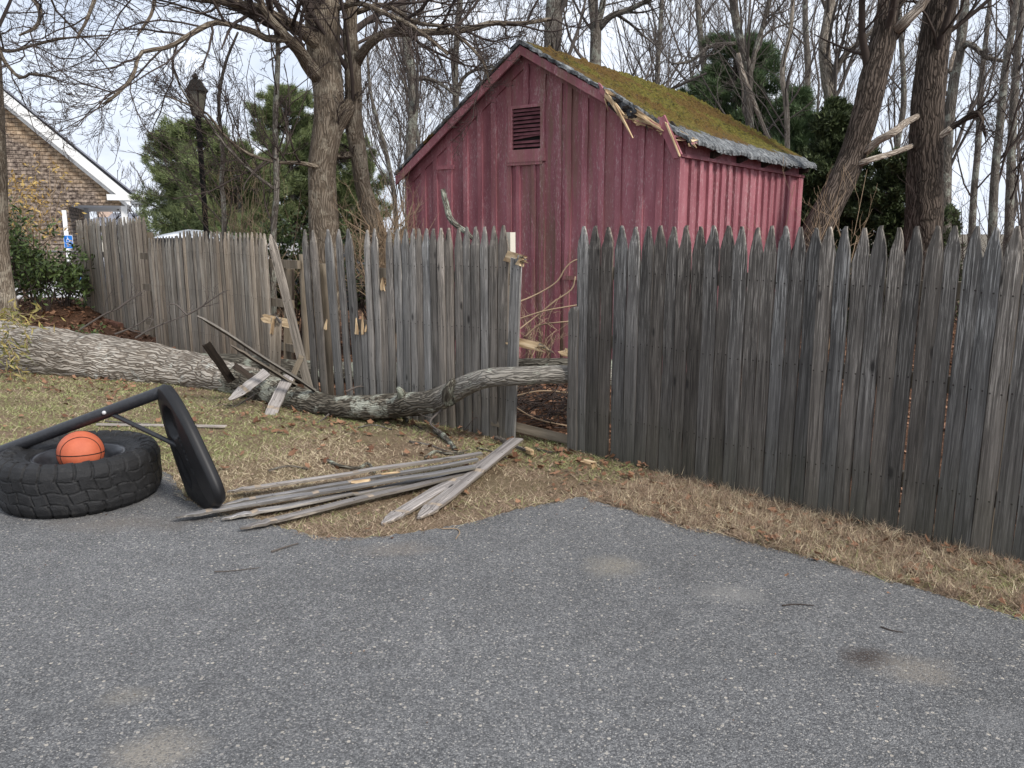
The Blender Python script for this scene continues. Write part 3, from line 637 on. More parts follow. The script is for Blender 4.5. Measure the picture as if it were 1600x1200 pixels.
rake(XL-.02, XR, -.027, .09, .22, .026); rake(XR+.001, xb+.1, -.027, .09, .2, .026)
MB().prism([(XL-.08, -.13, roofz(XL-.08)-.052), (XR, -.13, RZ-.052), (XR, -.13, RZ-.07), (XL-.08, -.13, roofz(XL-.08)-.07)], (0, .13, 0)).build('soffit', M['red'], shed, fix=True)
# smashed corner
def brk(pa, pb, w, m, y0=-.12, y1=-.12, nm='splintered_board', jag=.04, sd=0, lab=None, t=.022, up=(-.2, -1, .1), tap=.45):
    o = seg_obj(nm, sf(*pa, y0), sf(*pb, y1), w, t, M[m], shed, up, jag, sd, 8, 1. if nm == 'rake_board' else tap)
    if lab: o['label'] = lab
    return o
brk((936, 132), (952, 158), .05, 'red', -.15, -.17, sd=1); brk((948, 148), (972, 178), .045, 'raw', -.17, -.2, sd=2); brk((958, 162), (987, 213), .034, 'raw', -.19, -.26, sd=3, lab='long thin splinter hanging in front of the gable', jag=.03, tap=.12)
brk((946, 143), (960, 148), .04, 'raw', -.16, -.16, sd=11, jag=.03)
brk((968, 176), (1020, 192), .085, 'raw', -.10, -.12, sd=4, jag=.06); brk((992, 175), (1034, 198), .05, 'raw', -.16, -.14, sd=5, jag=.05)
brk((1000, 178), (1036, 204), .05, 'red', -.14, -.16, sd=6, jag=.04); brk((1004, 184), (1034, 203), .03, 'raw', -.17, -.18, sd=7, jag=.04)
brk((1032, 183), (1060, 246), .095, 'red', -.14, -.16, 'rake_board', .015, 8, 'snapped lower rake board hanging down the corner')
brk((1041, 192), (1062, 244), .018, 'raw', -.165, -.185, sd=9, jag=.02)
brk((1032, 198), (1084, 218), .07, 'raw', -.06, -.02, sd=10, jag=.06); brk((1045, 196), (1078, 224), .09, 'wood_dark', -.03, 0., sd=12, jag=.05); brk((1042, 200), (1084, 222), .035, 'raw', -.1, -.07, sd=13, jag=.06)
brk((1058, 205), (1072, 226), .05, 'red', -.05, -.0, sd=14, jag=.02)
M['felt'] = plain('torn_roofing_felt', (.02, .022, .025), (.11, .12, .13), 40., .6)
mb = MB(); V = []
for i in range(11):
    for j in range(7):
        a = sf(950+i*4.5, 147+i*2.4+j*3.6, -.19+.03*math.sin(i*1.7+j)+.012*j); V.append(tuple(a))
mb.add(V, [(i*7+j, i*7+j+1, i*7+j+8, i*7+j+7) for i in range(10) for j in range(6) if not (j == 5 and i % 3 == 0)]); mb.build('torn_felt', M['felt'], shed)
# torn shingle flaps along the eave
rr = random.Random(5)
for k in range(26):
    y = rr.uniform(-.05, SL+.1); mb = MB(); w = rr.uniform(.08, .22); d = rr.uniform(.03, .10); x0 = SW+.06; z0 = roofz(x0)-.035-.03*math.sin(math.pi*y/SL)
    mb.prism([(x0, y, z0), (x0, y+w, z0), (x0+.10+rr.uniform(-.02, .03), y+w*rr.uniform(.7, 1.), z0-.06-d*.6), (x0+.10+rr.uniform(-.02, .03), y+w*rr.uniform(0, .3), z0-.06-d*.5)], (0, 0, .008)).build('shingle_flap', M['roof'], shed, fix=True)

# ------------------------------------------------------------------ fallen tree
ft = empty('fallen_tree', G(330, 612), 'thick pale barked tree trunk lying on the lawn with its limbs through the fence', 'fallen tree')
OF = np.array(ft.location)
def pr(pts, off=None):
    """(px, py, Y, r_px) -> local x,y,z,r"""
    out = []
    for px, py, Y, r in pts: p = P(px, py, Y); out.append((*(p-(OF if off is None else off)), r*Y/F*1.0))
    return out
mb = MB(); trunk_tube(mb, pr([(-260, 528, 9.2, 50), (-80, 540, 8.9, 46), (40, 550, 8.6, 43), (130, 563, 8.35, 42), (210, 572, 8.1, 40), (290, 581, 7.8, 33), (350, 590, 7.5, 27), (400, 600, 7.2, 25)]), 230, 110, .075)
mb.build('trunk', M['bark_log'], ft, True, True)
mb = MB(); trunk_tube(mb, pr([(345, 590, 7.55, 24), (400, 602, 7.15, 24), (440, 617, 6.85, 23), (480, 629, 6.6, 21), (520, 637, 6.4, 20), (570, 637, 6.22, 20), (620, 634, 6.05, 19.5), (660, 630, 5.85, 18.5), (690, 622, 5.75, 19), (712, 611, 5.66, 17), (740, 598, 5.52, 15.5), (775, 590, 5.40, 15), (830, 586, 5.36, 14.5), (885, 585, 5.42, 14), (930, 588, 5.60, 13.5), (980, 592, 5.9, 13), (1050, 600, 6.4, 11)]), 260, 64, .10, 3)
mb.build('limb', M['bark_limb'], ft, True, True)['label'] = 'dark mossy limb bending up through the gap'
mb = MB(); trunk_tube(mb, pr([(290, 574, 7.9, 22), (350, 572, 7.9, 20), (420, 576, 7.85, 18), (480, 580, 7.8, 17), (600, 583, 7.6, 16), (720, 578, 7.1, 15), (840, 574, 6.6, 14), (920, 573, 6.4, 13), (1020, 575, 6.6, 11)]), 200, 40, .08, 5)
mb.build('limb', M['bark_branch'], ft, True, True)['label'] = 'straighter limb passing behind the fence'
mb = MB(); trunk_tube(mb, pr([(702, 628, 5.65, 11), (700, 612, 5.58, 9), (706, 598, 5.56, 6), (709, 592, 5.55, 3)]), 20, 16, .12, 9); mb.build('branch_stub', M['bark_branch'], ft, True, True)
mb = MB(); trunk_tube(mb, pr([(628, 622, 5.95, 8), (626, 612, 5.9, 6), (621, 606, 5.88, 3)]), 10, 12, .15, 13); mb.build('branch_stub', M['bark_branch'], ft, True, True)
def twigset(root, off, paths, rad, seed, m=6, mat='twig_grey', nm='twig', gen=2, up=.15, lf=(.35, .6), ang=(.4, .9)):
    rng = np.random.default_rng(seed)
    for pts in paths:
        mb = MB(); c = cat([(*(P(*q[:3])-off), (q[3] if len(q) > 3 else rad)) for q in pts], 12)
        Pt, Rd = c[None, :, :3], np.clip(c[None, :, 3], .0015, 1)*np.linspace(1, .5, 12)[None]; tubes(mb, Pt, Rd, 6)
        for g_ in range(gen): Pt, Rd = grow(rng, Pt, Rd, m, .2, 1, lf, ang, up, .6, 5, .15); Rd = np.maximum(Rd, .0012); tubes(mb, Pt, Rd, 4)
        mb.build(nm, M[mat], root, True)
twigset(ft, OF, [[(125, 515, 8.2), (165, 490, 8.2), (185, 482, 8.2), (220, 456, 8.2)], [(185, 482, 8.2), (200, 470, 8.2), (222, 458, 8.2)], [(212, 528, 8.0), (240, 512, 8.), (292, 492, 8.0)], [(292, 492, 8.), (310, 482, 8.), (350, 455, 8.)], [(292, 492, 8.), (275, 476, 8.), (262, 476, 8.)], [(180, 522, 8.2), (210, 510, 8.2), (238, 492, 8.2)]], .011, 4, 4, 'twig_grey', 'twig', 2)
twigset(ft, OF, [[(690, 640, 5.7), (672, 660, 5.6), (690, 676, 5.5)], [(515, 646, 6.3), (505, 655, 6.2), (495, 661, 6.1)], [(540, 612, 6.4), (560, 604, 6.5), (575, 606, 6.6)], [(385, 615, 7.1), (350, 640, 6.9), (320, 650, 6.6)], [(400, 620, 7.), (372, 645, 6.8), (350, 660, 6.6)], [(408, 610, 6.95), (385, 625, 6.8), (340, 652, 6.5)]], .009, 6, 3, 'twig_grey', 'twig', 1)

# broken pickets thrown over the fallen trunk
def loose(p0, p1, w, label, mat='wood_fallen', up=(0, -.3, 1), broken=None, grp=None, th=.019, seed=0, tip=.12, nm='loose_picket'):
    """picket as its own thing: base p0, pointed tip p1"""
    p0 = Vector(p0); p1 = Vector(p1); L = (p1-p0).length
    o = picket_mesh(w, L, tip, th, seed+L, broken, .004, band=(mat == 'wood_fallen')).build(nm, [M[mat], M['band'], M['edge']])
    z = (p1-p0).normalized(); y = -Vector(up); y = (y-y.dot(z)*z).normalized(); x = y.cross(z)
    m = Matrix((x, y, z)).transposed().to_4x4(); m.translation = p0; o.matrix_basis = m
    return tag(o, label, 'picket', grp)
g1 = 'snapped pickets thrown over the fallen trunk'
loose(P(492, 612, 6.5), P(308, 494, 6.3), .07, 'longest dark picket slanting up to the left over the log', 'wood_dark', (0, .35, 1), None, g1, .02, 1)
loose(P(462, 604, 6.7), P(360, 540, 6.55), .06, 'narrow dark picket just under the longest slanting one', 'wood_dark', (0, .4, 1), None, g1, .02, 2)
loose(P(362, 594, 6.95), P(322, 536, 6.7), .075, 'short dark picket standing on the log with raw snapped end', 'wood_dark', (.3, -1, .2), .02, g1, .02, 3)
loose(P(400, 596, 6.95), P(364, 571, 6.85), .07, 'small dark picket piece lying between the two slanting ones', 'wood_dark', (0, -.6, 1), .02, g1, .02, 4)
loose(P(417, 583, 6.85), P(358, 626, 6.55), .088, 'short grey picket with its tip pointing down left off the log', 'wood_fallen', (0, -1, .5), None, g1, .02, 5)
loose(P(452, 588, 6.75), P(416, 662, 6.3), .10, 'wide purplish grey picket with its point touching the grass', 'wood_fallen', (0, -1, .35), None, g1, .02, 6)
loose(P(484, 612, 6.9), P(422, 366, 6.95), .075, 'tall thin picket leaning alone in the break of the fence', 'wood_mid', (.3, -1, 0), None, g1, .02, 7)
loose(P(452, 605, 6.8), P(472, 555, 6.9), .05, 'reddish brown splintered picket piece beside the leaning one', 'post', (0, -1, .2), .04, g1, .02, 8)
# pickets spread on the ground
g2 = 'pickets scattered across the driveway edge'
def flat(pa, pb, w, label, za=.03, zb=.03, seed=0, broken=None, up=(0, .12, 1)):
    return loose(G(*pb, zb), G(*pa, za), w, label, 'wood_fallen', up, broken, g2, .017, seed)
flat((355, 770), (752, 710), .066, 'upper most of the fanned out fallen pickets', .05, .10, 1)
flat((345, 791), (745, 720), .058, 'second fallen picket from the lawn side of the fan', .03, .07, 2, None, (0, .1, 1))
flat((274, 810), (740, 731), .08, 'fallen picket reaching farthest left toward the hoop base', .03, .085, 3)
flat((347, 812), (700, 744), .068, 'short fallen picket with its tip by the black base', .018, .03, 4)
flat((375, 828), (744, 737), .075, 'lowest fallen picket of the fan pointing onto the asphalt', .018, .05, 5)
flat((597, 820), (790, 706), .092, 'left one of the two steep fallen pickets near the gap', .018, .05, 6)
flat((654, 811), (808, 688), .095, 'right one of the two steep fallen pickets near the gap', .020, .105, 7)
o = seg_obj('wood_chunk', G(552, 758, .06), G(580, 755, .07), .045, .03, M['raw'], None, (0, -.5, 1), .02, 5); tag(o, 'pale yellow torn wood chunk resting on the fallen pickets', 'wood chunk')
tag(seg_obj('wood_sliver', G(595, 741, .10), G(622, 738, .105), .012, .006, M['raw'], None, (0, -.5, 1), .02, 6), 'thin yellow wood sliver lying among the fallen pickets', 'wood sliver')
tag(seg_obj('lawn_lath', G(150, 663, .02), G(352, 666, .02), .03, .012, M['wood_fallen'], None, (0, 0, 1), .01, 7), 'thin grey lath lying on the lawn behind the black base', 'lath')
# sticks
def stick(name, pts, r, label, mat='twig', cat_='stick', rough=True):
    a = G(*pts[0][:2]); o = empty('x', a, None, None) if False else None
    mb = MB(); c = [(*(G(p[0], p[1], (p[2] if len(p) > 2 else r+.008))-a), r*(1-.5*i/len(pts))) for i, p in enumerate(pts)]
    trunk_tube(mb, c, 24, 9, .25, r*99); o = mb.build(name, M[mat], None, True, True); o.location = a; return tag(o, label, cat_)
stick('fallen_branch', [(512, 720), (530, 728), (560, 731), (575, 724), (585, 738)], .014, 'crooked lichen covered stick on the lawn above the fanned pickets', 'bark_branch', 'branch')
stick('fallen_branch', [(592, 652), (632, 650), (636, 658)], .02, 'grey stick lying close under the mossy limb', 'bark_branch', 'branch')
stick('fallen_branch', [(680, 672), (692, 680), (702, 690), (712, 702)], .022, 'broken lichen stick lying in front of the middle fence foot', 'bark_branch', 'branch')
stick('fallen_branch', [(665, 715), (680, 706), (700, 709), (725, 708)], .012, 'thin grey stick above the right end of the fanned pickets', 'bark_branch', 'branch')
stick('fallen_branch', [(775, 684), (790, 690), (812, 700), (832, 706)], .018, 'split brown stick lying in the gap beside the steep pickets', 'bark_grey', 'branch')
stick('fallen_branch', [(643, 662), (670, 676), (690, 684)], .006, 'thin dark twig lying on the lawn left of the fence foot', 'twig', 'branch')
stick('fallen_twig', [(424, 862), (445, 855), (466, 849)], .005, 'short pale twig on the asphalt below the fanned pickets', 'twig_grey', 'twig')
stick('fallen_twig', [(335, 893), (360, 892), (405, 887)], .0025, 'long thin pale twig on the asphalt at left', 'twig_grey', 'twig')
stick('fallen_twig', [(1222, 946), (1245, 944), (1272, 946)], .0024, 'curved thin twig on the asphalt at right', 'twig_dark', 'twig')
stick('fallen_twig', [(1376, 979), (1390, 984), (1411, 988)], .0024, 'dark little twig on the asphalt near the right verge', 'twig_dark', 'twig')
stick('fallen_twig', [(690, 826), (712, 826), (718, 832), (712, 842)], .003, 'hooked pale twig at the asphalt edge below the gap', 'twig_tan', 'twig')
stick('fallen_branch', [(165, 658), (190, 660), (235, 662)], .008, 'straight grey stick on the lawn behind the tyre', 'twig_grey', 'branch')
o = MB(); trunk_tube(o, [(*(P(px, py, Y)-P(738, 372, 6.0)), r) for px, py, Y, r in ((692, 296, 6.15, .018), (697, 318, 6.12, .02), (703, 340, 6.08, .022), (716, 354, 6.02, .02), (728, 362, 5.98, .02), (739, 373, 5.95, .015))], 30, 12, .2, 2)
o = o.build('caught_branch', M['bark_branch'], None, True, True); o.location = P(738, 372, 6.0); tag(o, 'crooked lichen covered branch caught on top of the middle fence', 'branch')
# wood bits at the gap
tag(seg_obj('wood_chunk', G(912, 724, .02), G(929, 728, .03), .045, .04, M['raw'], None, (0, -.5, 1), .015, 15), 'orange brown wood chunk at the foot of the right fence', 'wood chunk')
tag(seg_obj('wood_chunk', G(820, 702, .02), G(832, 707, .03), .03, .03, M['raw'], None, (0, -.5, 1), .015, 16), 'small pale wood chunk lying in the gap', 'wood chunk')

# ------------------------------------------------------------------ tyre, ball, basketball hoop
TC = np.array((-2.445, 4.36, .006)); TR, TW, TI = .418, .275, .228
ty = empty('large_tyre', TC, 'big black mud tyre lying flat on the asphalt', 'tyre')
def rubber(nt, b):
    v, _ = obj_vec(nt); n = noise(nt, v, 28., 6, .7); n2 = noise(nt, v, 5., 4); n3 = noise(nt, v, 160., 3, .7)
    col = mix(nt, ramp(nt, n2, (.35, 0.), (.7, 1.)), (.009, .009, .0095), (.019, .019, .02))
    col = mix(nt, ramp(nt, n, (.55, 0.), (.75, .5)), col, (.06, .057, .052))
    return col, (math_(nt, 'ADD', n, n3), .004)
M['rubber'] = material('worn_tyre_rubber', rubber, .62, .4)
prof = []
def se(a, b_, c, d, n): return [(a+(c-a)*i/n, b_+(d-b_)*i/n) for i in range(n)]
hw = TW/2
prof += se(TI, -hw*.62, TI+.02, -hw*.80, 4)+se(TI+.02, -hw*.80, TR-.05, -hw*1.0, 16)+se(TR-.05, -hw, TR-.012, -hw*.86, 8)+se(TR-.012, -hw*.86, TR, -hw*.6, 6)+se(TR, -hw*.6, TR, hw*.6, 40)+se(TR, hw*.6, TR-.012, hw*.86, 6)+se(TR-.012, hw*.86, TR-.05, hw, 8)+se(TR-.05, hw, TI+.02, hw*.80, 16)+se(TI+.02, hw*.8, TI, hw*.62, 4)
prof += [(TI, hw*.62), (TI+.03, hw*.60), (TR-.05, hw*.7), (TR-.03, 0), (TR-.05, -hw*.7), (TI+.03, -hw*.6)]
na = 760; V = []; npf = len(prof)
def lug(a, z):
    """1 on a lug, 0 in a groove; three bands of irregular blocks"""
    n_ = 30; az = abs(z)/hw; sg = 1 if z > 0 else -1
    if az > .46:
        u = (a*n_/(2*math.pi)+(.5 if sg > 0 else 0)+.10*math.sin(az*6)) % 1; e = min(u, 1-u)*2; return min(1, max(0, (e-.13)/.05))
    if az < .045+.05*math.sin(a*n_): pass
    band = 1 if z > 0 else 0
    u = (a*n_/(2*math.pi)+.25*band+z/hw*.45+.05*math.sin(a*n_*.5+z*30)+.10*math.sin(a*7.)) % 1; e = min(u, 1-u)*2
    g1_ = min(1, max(0, (e-.07)/.04)); zz = z/hw+.06*math.sin(a*n_*.5+1.) ; g2_ = min(1, max(0, (abs(zz)-.02)/.02))*.5+.5; g3 = min(1, max(0, (abs(abs(zz)-.46)-.02)/.02))*.6+.4
    return g1_*g2_*g3
for i in range(na):
    a = i*2*math.pi/na; ca, sa = math.cos(a), math.sin(a)
    for j, (r, z) in enumerate(prof):
        dr = dz = 0
        if r > TR-.055 and j < npf-6:
            l = lug(a, z); dr = -(1-l)*.009*(1 if abs(z) < hw*.9 else .6)
            if abs(z) > hw*.88: dz = (l*.010)*(1 if z > 0 else -1)
            dr += .0035*mn.noise(Vector((ca*9, sa*9, z*20)))
        elif j < npf-6 and r > TI+.02:
            dz = (1 if z > 0 else -1)*(.004*mn.noise(Vector((ca*12, sa*12, r*30)))+(.006 if abs(r-TI-.035) < .006 else 0)+(.004 if abs(r-TI-.10) < .005 else 0))
            q = (a*26/(2*math.pi)+(.5 if z > 0 else 0)) % 1
            if r > TR-.095: dz += (.010 if .2 < q < .8 and r > TR-.095+.03*math.sin(q*9) else 0)*(1 if z > 0 else -1)
        V.append(((r+dr)*ca, (r+dr)*sa, z+dz+hw+.004))
idx = np.arange(na*npf).reshape(na, npf); B_ = np.roll(idx, -1, 0)
MB().add(V, np.stack((idx, B_, np.roll(B_, -1, 1), np.roll(idx, -1, 1)), -1).reshape(-1, 4)).build('tread_and_sidewall', M['rubber'], ty, True)
def lathe(mb, prof, s=64, closed=False, m=0, M_=None):
    p = np.array(prof, float); a = np.arange(s)*2*np.pi/s
    V = np.stack((p[None, :, 0]*np.cos(a)[:, None], p[None, :, 0]*np.sin(a)[:, None], np.broadcast_to(p[None, :, 1], (s, len(p)))), -1).reshape(-1, 3)
    idx = np.arange(s*len(p)).reshape(s, len(p)); B_ = np.roll(idx, -1, 0)
    Q = np.stack((idx[:, :-1], B_[:, :-1], B_[:, 1:], idx[:, 1:]), -1).reshape(-1, 4)
    if M_ is not None: V = V@np.array(M_.to_3x3()).T+np.array(M_.translation)
    mb.add(V, Q, m=m); return mb
M['rim'] = plain('black_painted_rim', (.015, .015, .018), (.03, .03, .034), 30., .3, .5)
lathe(MB(), [(TI-.004, hw*2+.004-.052), (TI+.012, hw*2-.036), (TI+.010, hw*2-.030), (TI-.010, hw*2-.036), (TI-.018, hw*2-.06), (TI-.03, hw*2-.075), (TI-.035, .13), (TI-.05, .10), (.12, .09), (.05, .10), (.001, .10)], 96).build('rim', M['rim'], ty, True)
# ball rests in the rim
BR = .119; BC = np.array(P(126, 706.5, 4.28))
def ballm(nt, b):
    v, _ = obj_vec(nt); n = noise(nt, v, 9., 4); d = voro(nt, v, 330.)
    return mix(nt, ramp(nt, n, (.3, 0.), (.7, 1.)), (.42, .088, .038), (.56, .145, .07)), (d, .0018, .6)
M['ball'] = material('orange_pebbled_rubber', ballm, .55, .4)
bl = empty('basketball', BC-np.array((0, 0, BR)), 'orange basketball with black seams sitting inside the tyre', 'basketball')
mb = MB(); lathe(mb, [(BR*math.sin(t), BR*math.cos(t)+BR) for t in np.linspace(0, math.pi, 40)], 64); mb.build('ball_cover', M['ball'], bl, True)
mb = MB(); rs_ = []
t = np.linspace(0, 2*np.pi, 97)
for fn in (lambda t: (np.cos(t), np.sin(t), 0*t), lambda t: (np.cos(t), 0*t, np.sin(t))): rs_.append(np.stack(fn(t), -1))
for sg in (1, -1): rs_.append(np.stack((np.sin(t)*.92, sg*(.52-.10*np.cos(2*t)), np.cos(t)*.56), -1))
RB = np.array((Matrix.Rotation(math.radians(-24), 3, 'X') @ Matrix.Rotation(math.radians(90), 3, 'Z') @ Matrix.Rotation(math.radians(12), 3, 'X')))
for c in rs_[:2]+rs_[2:]:
    c = nrm(c)*(BR-.0008); tubes(mb, c[None], np.full((1, len(c)), .0030), 6)
R3 = np.array(Matrix.Rotation(math.radians(29), 3, 'Z') @ Matrix.Rotation(math.radians(-4), 3, 'X') @ Matrix.Rotation(math.radians(2), 3, 'Y'))
mb.v = [v@R3.T+np.array((0, 0, BR)) for v in mb.v]
mb.build('seams', plain('black_seam', (.006, .005, .005), (.01, .01, .01)), bl, True)
mb = MB()
for i, x in enumerate((-.022, -.014, -.007, .004, .011, .018)):
    th_ = math.radians(-24); q = Vector((x+.012, 0, 0)); yy = -math.sqrt(BR**2-q.x**2-(.034)**2)-.0006
    mb.box((q.x-.0025, yy-.0004, BR-.034-(.004 if i % 2 else .003)), (q.x+.0025, yy+.002, BR-.034+.004))
mb.build('faded_marking', plain('dark_print', (.05, .02, .015), (.07, .03, .02)), bl)
# fallen hoop: pole, base plate standing on its edge, strut
PT = P(250, 615, 4.30); hp = empty('basketball_hoop', G(318, 797), 'toppled basketball hoop with black pole and oval base standing on edge behind the tyre', 'basketball hoop')
OH = np.array(hp.location)
mb = MB(); pa = P(256, 611, 4.30); pbp = P(0, 706, 4.42); far = pa+(pbp-pa)*3.3; far[2] = max(.05, far[2])
far = pbp+(pbp-pa)*.86
trunk_tube(mb, [(*(pa-OH), .033), (*(.5*(pa+pbp)-OH), .033), (*(pbp-OH), .033), (*(far-OH), .033)], 40, 32, 0)
mb.build('pole', M['polem'], hp, True, True)
mb = MB(); j1 = pa+(pbp-pa)*.55; lathe(mb, [(.0385, 0), (.041, .0), (.041, .012), (.0385, .012)], 32)
# base: super-ellipse plate with a rounded back and recessed wells; local axes n (face), l (long), w (wide)
bt = P(253, 601, 4.27); bb = P(332, 798, 4.13)
l = Vector(bt-bb).normalized(); n0 = Vector((-.81, -.58, 0)); nn = (n0-n0.dot(l)*l).normalized(); ww = l.cross(nn).normalized()
Lh = (Vector(bt)-Vector(bb)).length/2; Wh = .30; Cb = (Vector(bt)+Vector(bb))/2-Vector(OH)
V = []; NR, NA = 26, 110
def sup(a):
    e = 2.2 if math.cos(a) > 0 else 5.
    cu = abs(math.cos(a))**(2/e)*math.copysign(1, math.cos(a)); cw = abs(math.sin(a))**(2/e)*math.copysign(1, math.sin(a))
    return cu, cw*(.80-.26*cu)
def well(u, v):
    h = 0
    for (cu, cv_, ru, rv, dp) in ((.42, .05, .24, .34, .04), (-.25, -.25, .30, .16, .018)):
        d = ((u-cu)/ru)**2+((v-cv_)/rv)**2; h -= dp*max(0, min(1, (1.15-d)/.45))
    if abs(v-.25) < .05 and u < .3: h -= .014
    return h
# front face rings from centre to edge, then around the rim to the back
rings = [('f', i/NR) for i in range(NR+1)]+[('r', i/7) for i in range(1, 8)]+[('b', 1-i/8) for i in range(1, 8)]
for kd, u_ in rings:
    for j in range(NA):
        cu, cw = sup(j*2*math.pi/NA)
        if kd == 'f': s_ = u_*.95; dn = .010*(1-u_**4)+well(cu*s_, cw*s_)*.9+.030
        elif kd == 'r':
            an = u_*math.pi/2*1.9; s_ = .95+.05*math.sin(min(an, math.pi/2)) if an < math.pi/2 else 1-.03*(an-math.pi/2); dn = .03*math.cos(an)
            dn = .030-.06*u_
        else: s_ = .96*u_; dn = -.030-.03*(1-u_)
        p = Cb+l*(cu*s_*Lh)+ww*(cw*s_*Wh)+nn*dn
        V.append(tuple(p))
nr_ = len(rings); idx = np.arange(nr_*NA).reshape(nr_, NA); A_ = idx[:-1]; B2_ = idx[1:]
MB().add(V, np.stack((A_, np.roll(A_, -1, 1), np.roll(B2_, -1, 1), B2_), -1).reshape(-1, 4), ng=[list(idx[-1])]).build('base', M['black'], hp, True, fix=True)
mb = MB(); sa_ = pa+(pbp-pa)*.335-OH; sb_ = P(279, 697, 4.22)-OH
trunk_tube(mb, [(*sa_, .013), (*(.5*(sa_+sb_)), .013), (*sb_, .013)], 12, 14, 0); mb.build('strut', M['polem'], hp, True, True)
mb = MB(); c_ = sa_+np.array((0, -.034, .004)); lathe(mb, [(.001, .012), (.008, .011), (.011, .004), (.011, 0)], 14, M_=Matrix.Translation(Vector(c_)) @ Matrix.Rotation(math.pi/2, 4, 'X')); mb.build('bolt', plain('bolt_metal', (.5, .5, .5), (.6, .6, .6), 3., .3), hp, True)
# ------------------------------------------------------------------ bare trees
def bare_tree(name, label, base_pts, barkm, twm, seed, limbs=(), n1=9, counts=(5, 4, 4), lo=.45, up=.22, lf1=(.30, .5), group=None, s=18, flare=.35, catg='tree', maxr=.5, minr=.0022, top=True, disp=.06, extra=None, nl=10):
    """base_pts / limbs: (px, py, Y, r_px). trunk and named limbs follow the photograph, finer wood is grown"""
    b0 = P(*base_pts[0][:3]); b0 = np.array((b0[0], b0[1], 0.)); o = empty(name, b0, label, catg, group)
    rng = np.random.default_rng(seed); tp = pr(base_pts, b0); mb = MB(); c = trunk_tube(mb, tp, None, s, disp, seed, 0, flare)
    if extra: extra(mb, b0)
    mb.build('trunk', M[barkm], o, True, True)
    ct = cat(tp, 14); srcP = [ct[:, :3]]; srcR = [ct[:, 3]]
    for lb in limbs:
        mt = barkm
        if isinstance(lb[0], str): mt = lb[0]; lb = lb[1:]
        lp_ = pr(lb, b0); mb = MB(); trunk_tube(mb, lp_, None, 12, disp, seed+1); ob = mb.build('limb', M[mt], o, True, True)
        if mt == 'peeled': ob['label'] = 'pale barkless broken limb'
        else: cl = cat(lp_, 14); srcP.append(cl[:, :3]); srcR.append(cl[:, 3])
    mb = MB(); m0 = False
    Pt = np.stack(srcP[:1]); Rd = np.stack(srcR[:1])
    a, ar = grow(rng, Pt, Rd, n1, lo, .98, lf1, (.5, 1.0), up, (.34 if Rd.max() < .16 else .42), 7, .13); tubes(mb, a, np.maximum(ar, minr), 6)
    if len(srcP) > 1:
        Pl = np.stack(srcP[1:]); Rl = np.stack(srcR[1:]); b_, br = grow(rng, Pl, Rl, nl, .12, 1., (.35, .7), (.4, .95), .05, .6, 7, .2); tubes(mb, b_, np.maximum(br, minr), 5)
        a = np.concatenate((a, b_)); ar = np.concatenate((ar, br))
    ar = np.maximum(ar, minr*1.5)
    for i, m_ in enumerate(counts):
        a, ar = grow(rng, a, ar, m_, .15, 1., (.35, .6), (.35, .9), up*.5, .6, 5, .22); ar = np.maximum(ar, minr*(.9 if i < len(counts)-1 else .65)); tubes(mb, a, ar, 4 if i == 0 else 3)
    mb.build('branches', M[twm], o, True); return o
T = bare_tree
T('bare_tree', 'largest brown trunk with scarred bark and hollow behind the middle fence', [(506, 640, 9.0, 25), (507, 400, 9.0, 23), (504, 300, 9, 21), (504, 250, 9, 20.5), (512, 200, 9, 21), (513, 150, 9, 22), (506, 80, 9, 24), (504, 20, 9, 24), (502, -120, 9.1, 20), (510, -380, 9.3, 13)], 'bark_main', 'twig', 1,
  limbs=[[(498, 70, 8.9, 10), (465, 44, 8.7, 9), (440, 32, 8.5, 8), (412, 16, 8.3, 7), (372, 6, 8.1, 6), (318, -4, 7.9, 5), (240, -30, 7.7, 4)],
         [(497, 120, 8.9, 11), (484, 105, 8.8, 10), (467, 78, 8.6, 9), (446, 57, 8.4, 8), (424, 32, 8.2, 6), (410, 10, 8.1, 5), (392, -60, 8., 4)],
         [(447, 60, 8.4, 6), (415, 60, 8.3, 5), (398, 50, 8.2, 4.6), (375, 43, 8.1, 4.3), (337, 35, 8.0, 4), (300, 52, 7.8, 3.6), (265, 73, 7.7, 3.2), (221, 82, 7.6, 3), (212, 106, 7.5, 2.6), (203, 127, 7.4, 2.3), (176, 152, 7.3, 2), (160, 163, 7.3, 1.4)],
         [(512, 250, 9, 8), (528, 196, 9, 11), (540, 178, 9.05, 12), (551, 158, 9.1, 11)],
         [(500, 262, 8.9, 4), (470, 255, 8.7, 3), (425, 252, 8.5, 2.6), (380, 236, 8.4, 2.3), (345, 205, 8.2, 2), (320, 175, 8.1, 1.6), (260, 150, 8, 1.2)],
         [(503, 22, 9., 5), (530, 12, 9., 4.4), (560, 5, 8.8, 4), (600, 20, 8.6, 3.4), (650, 45, 8.4, 3), (700, 85, 8.2, 2)]], n1=10, counts=(6, 6, 4), lo=.5, s=36, disp=.09, nl=15)
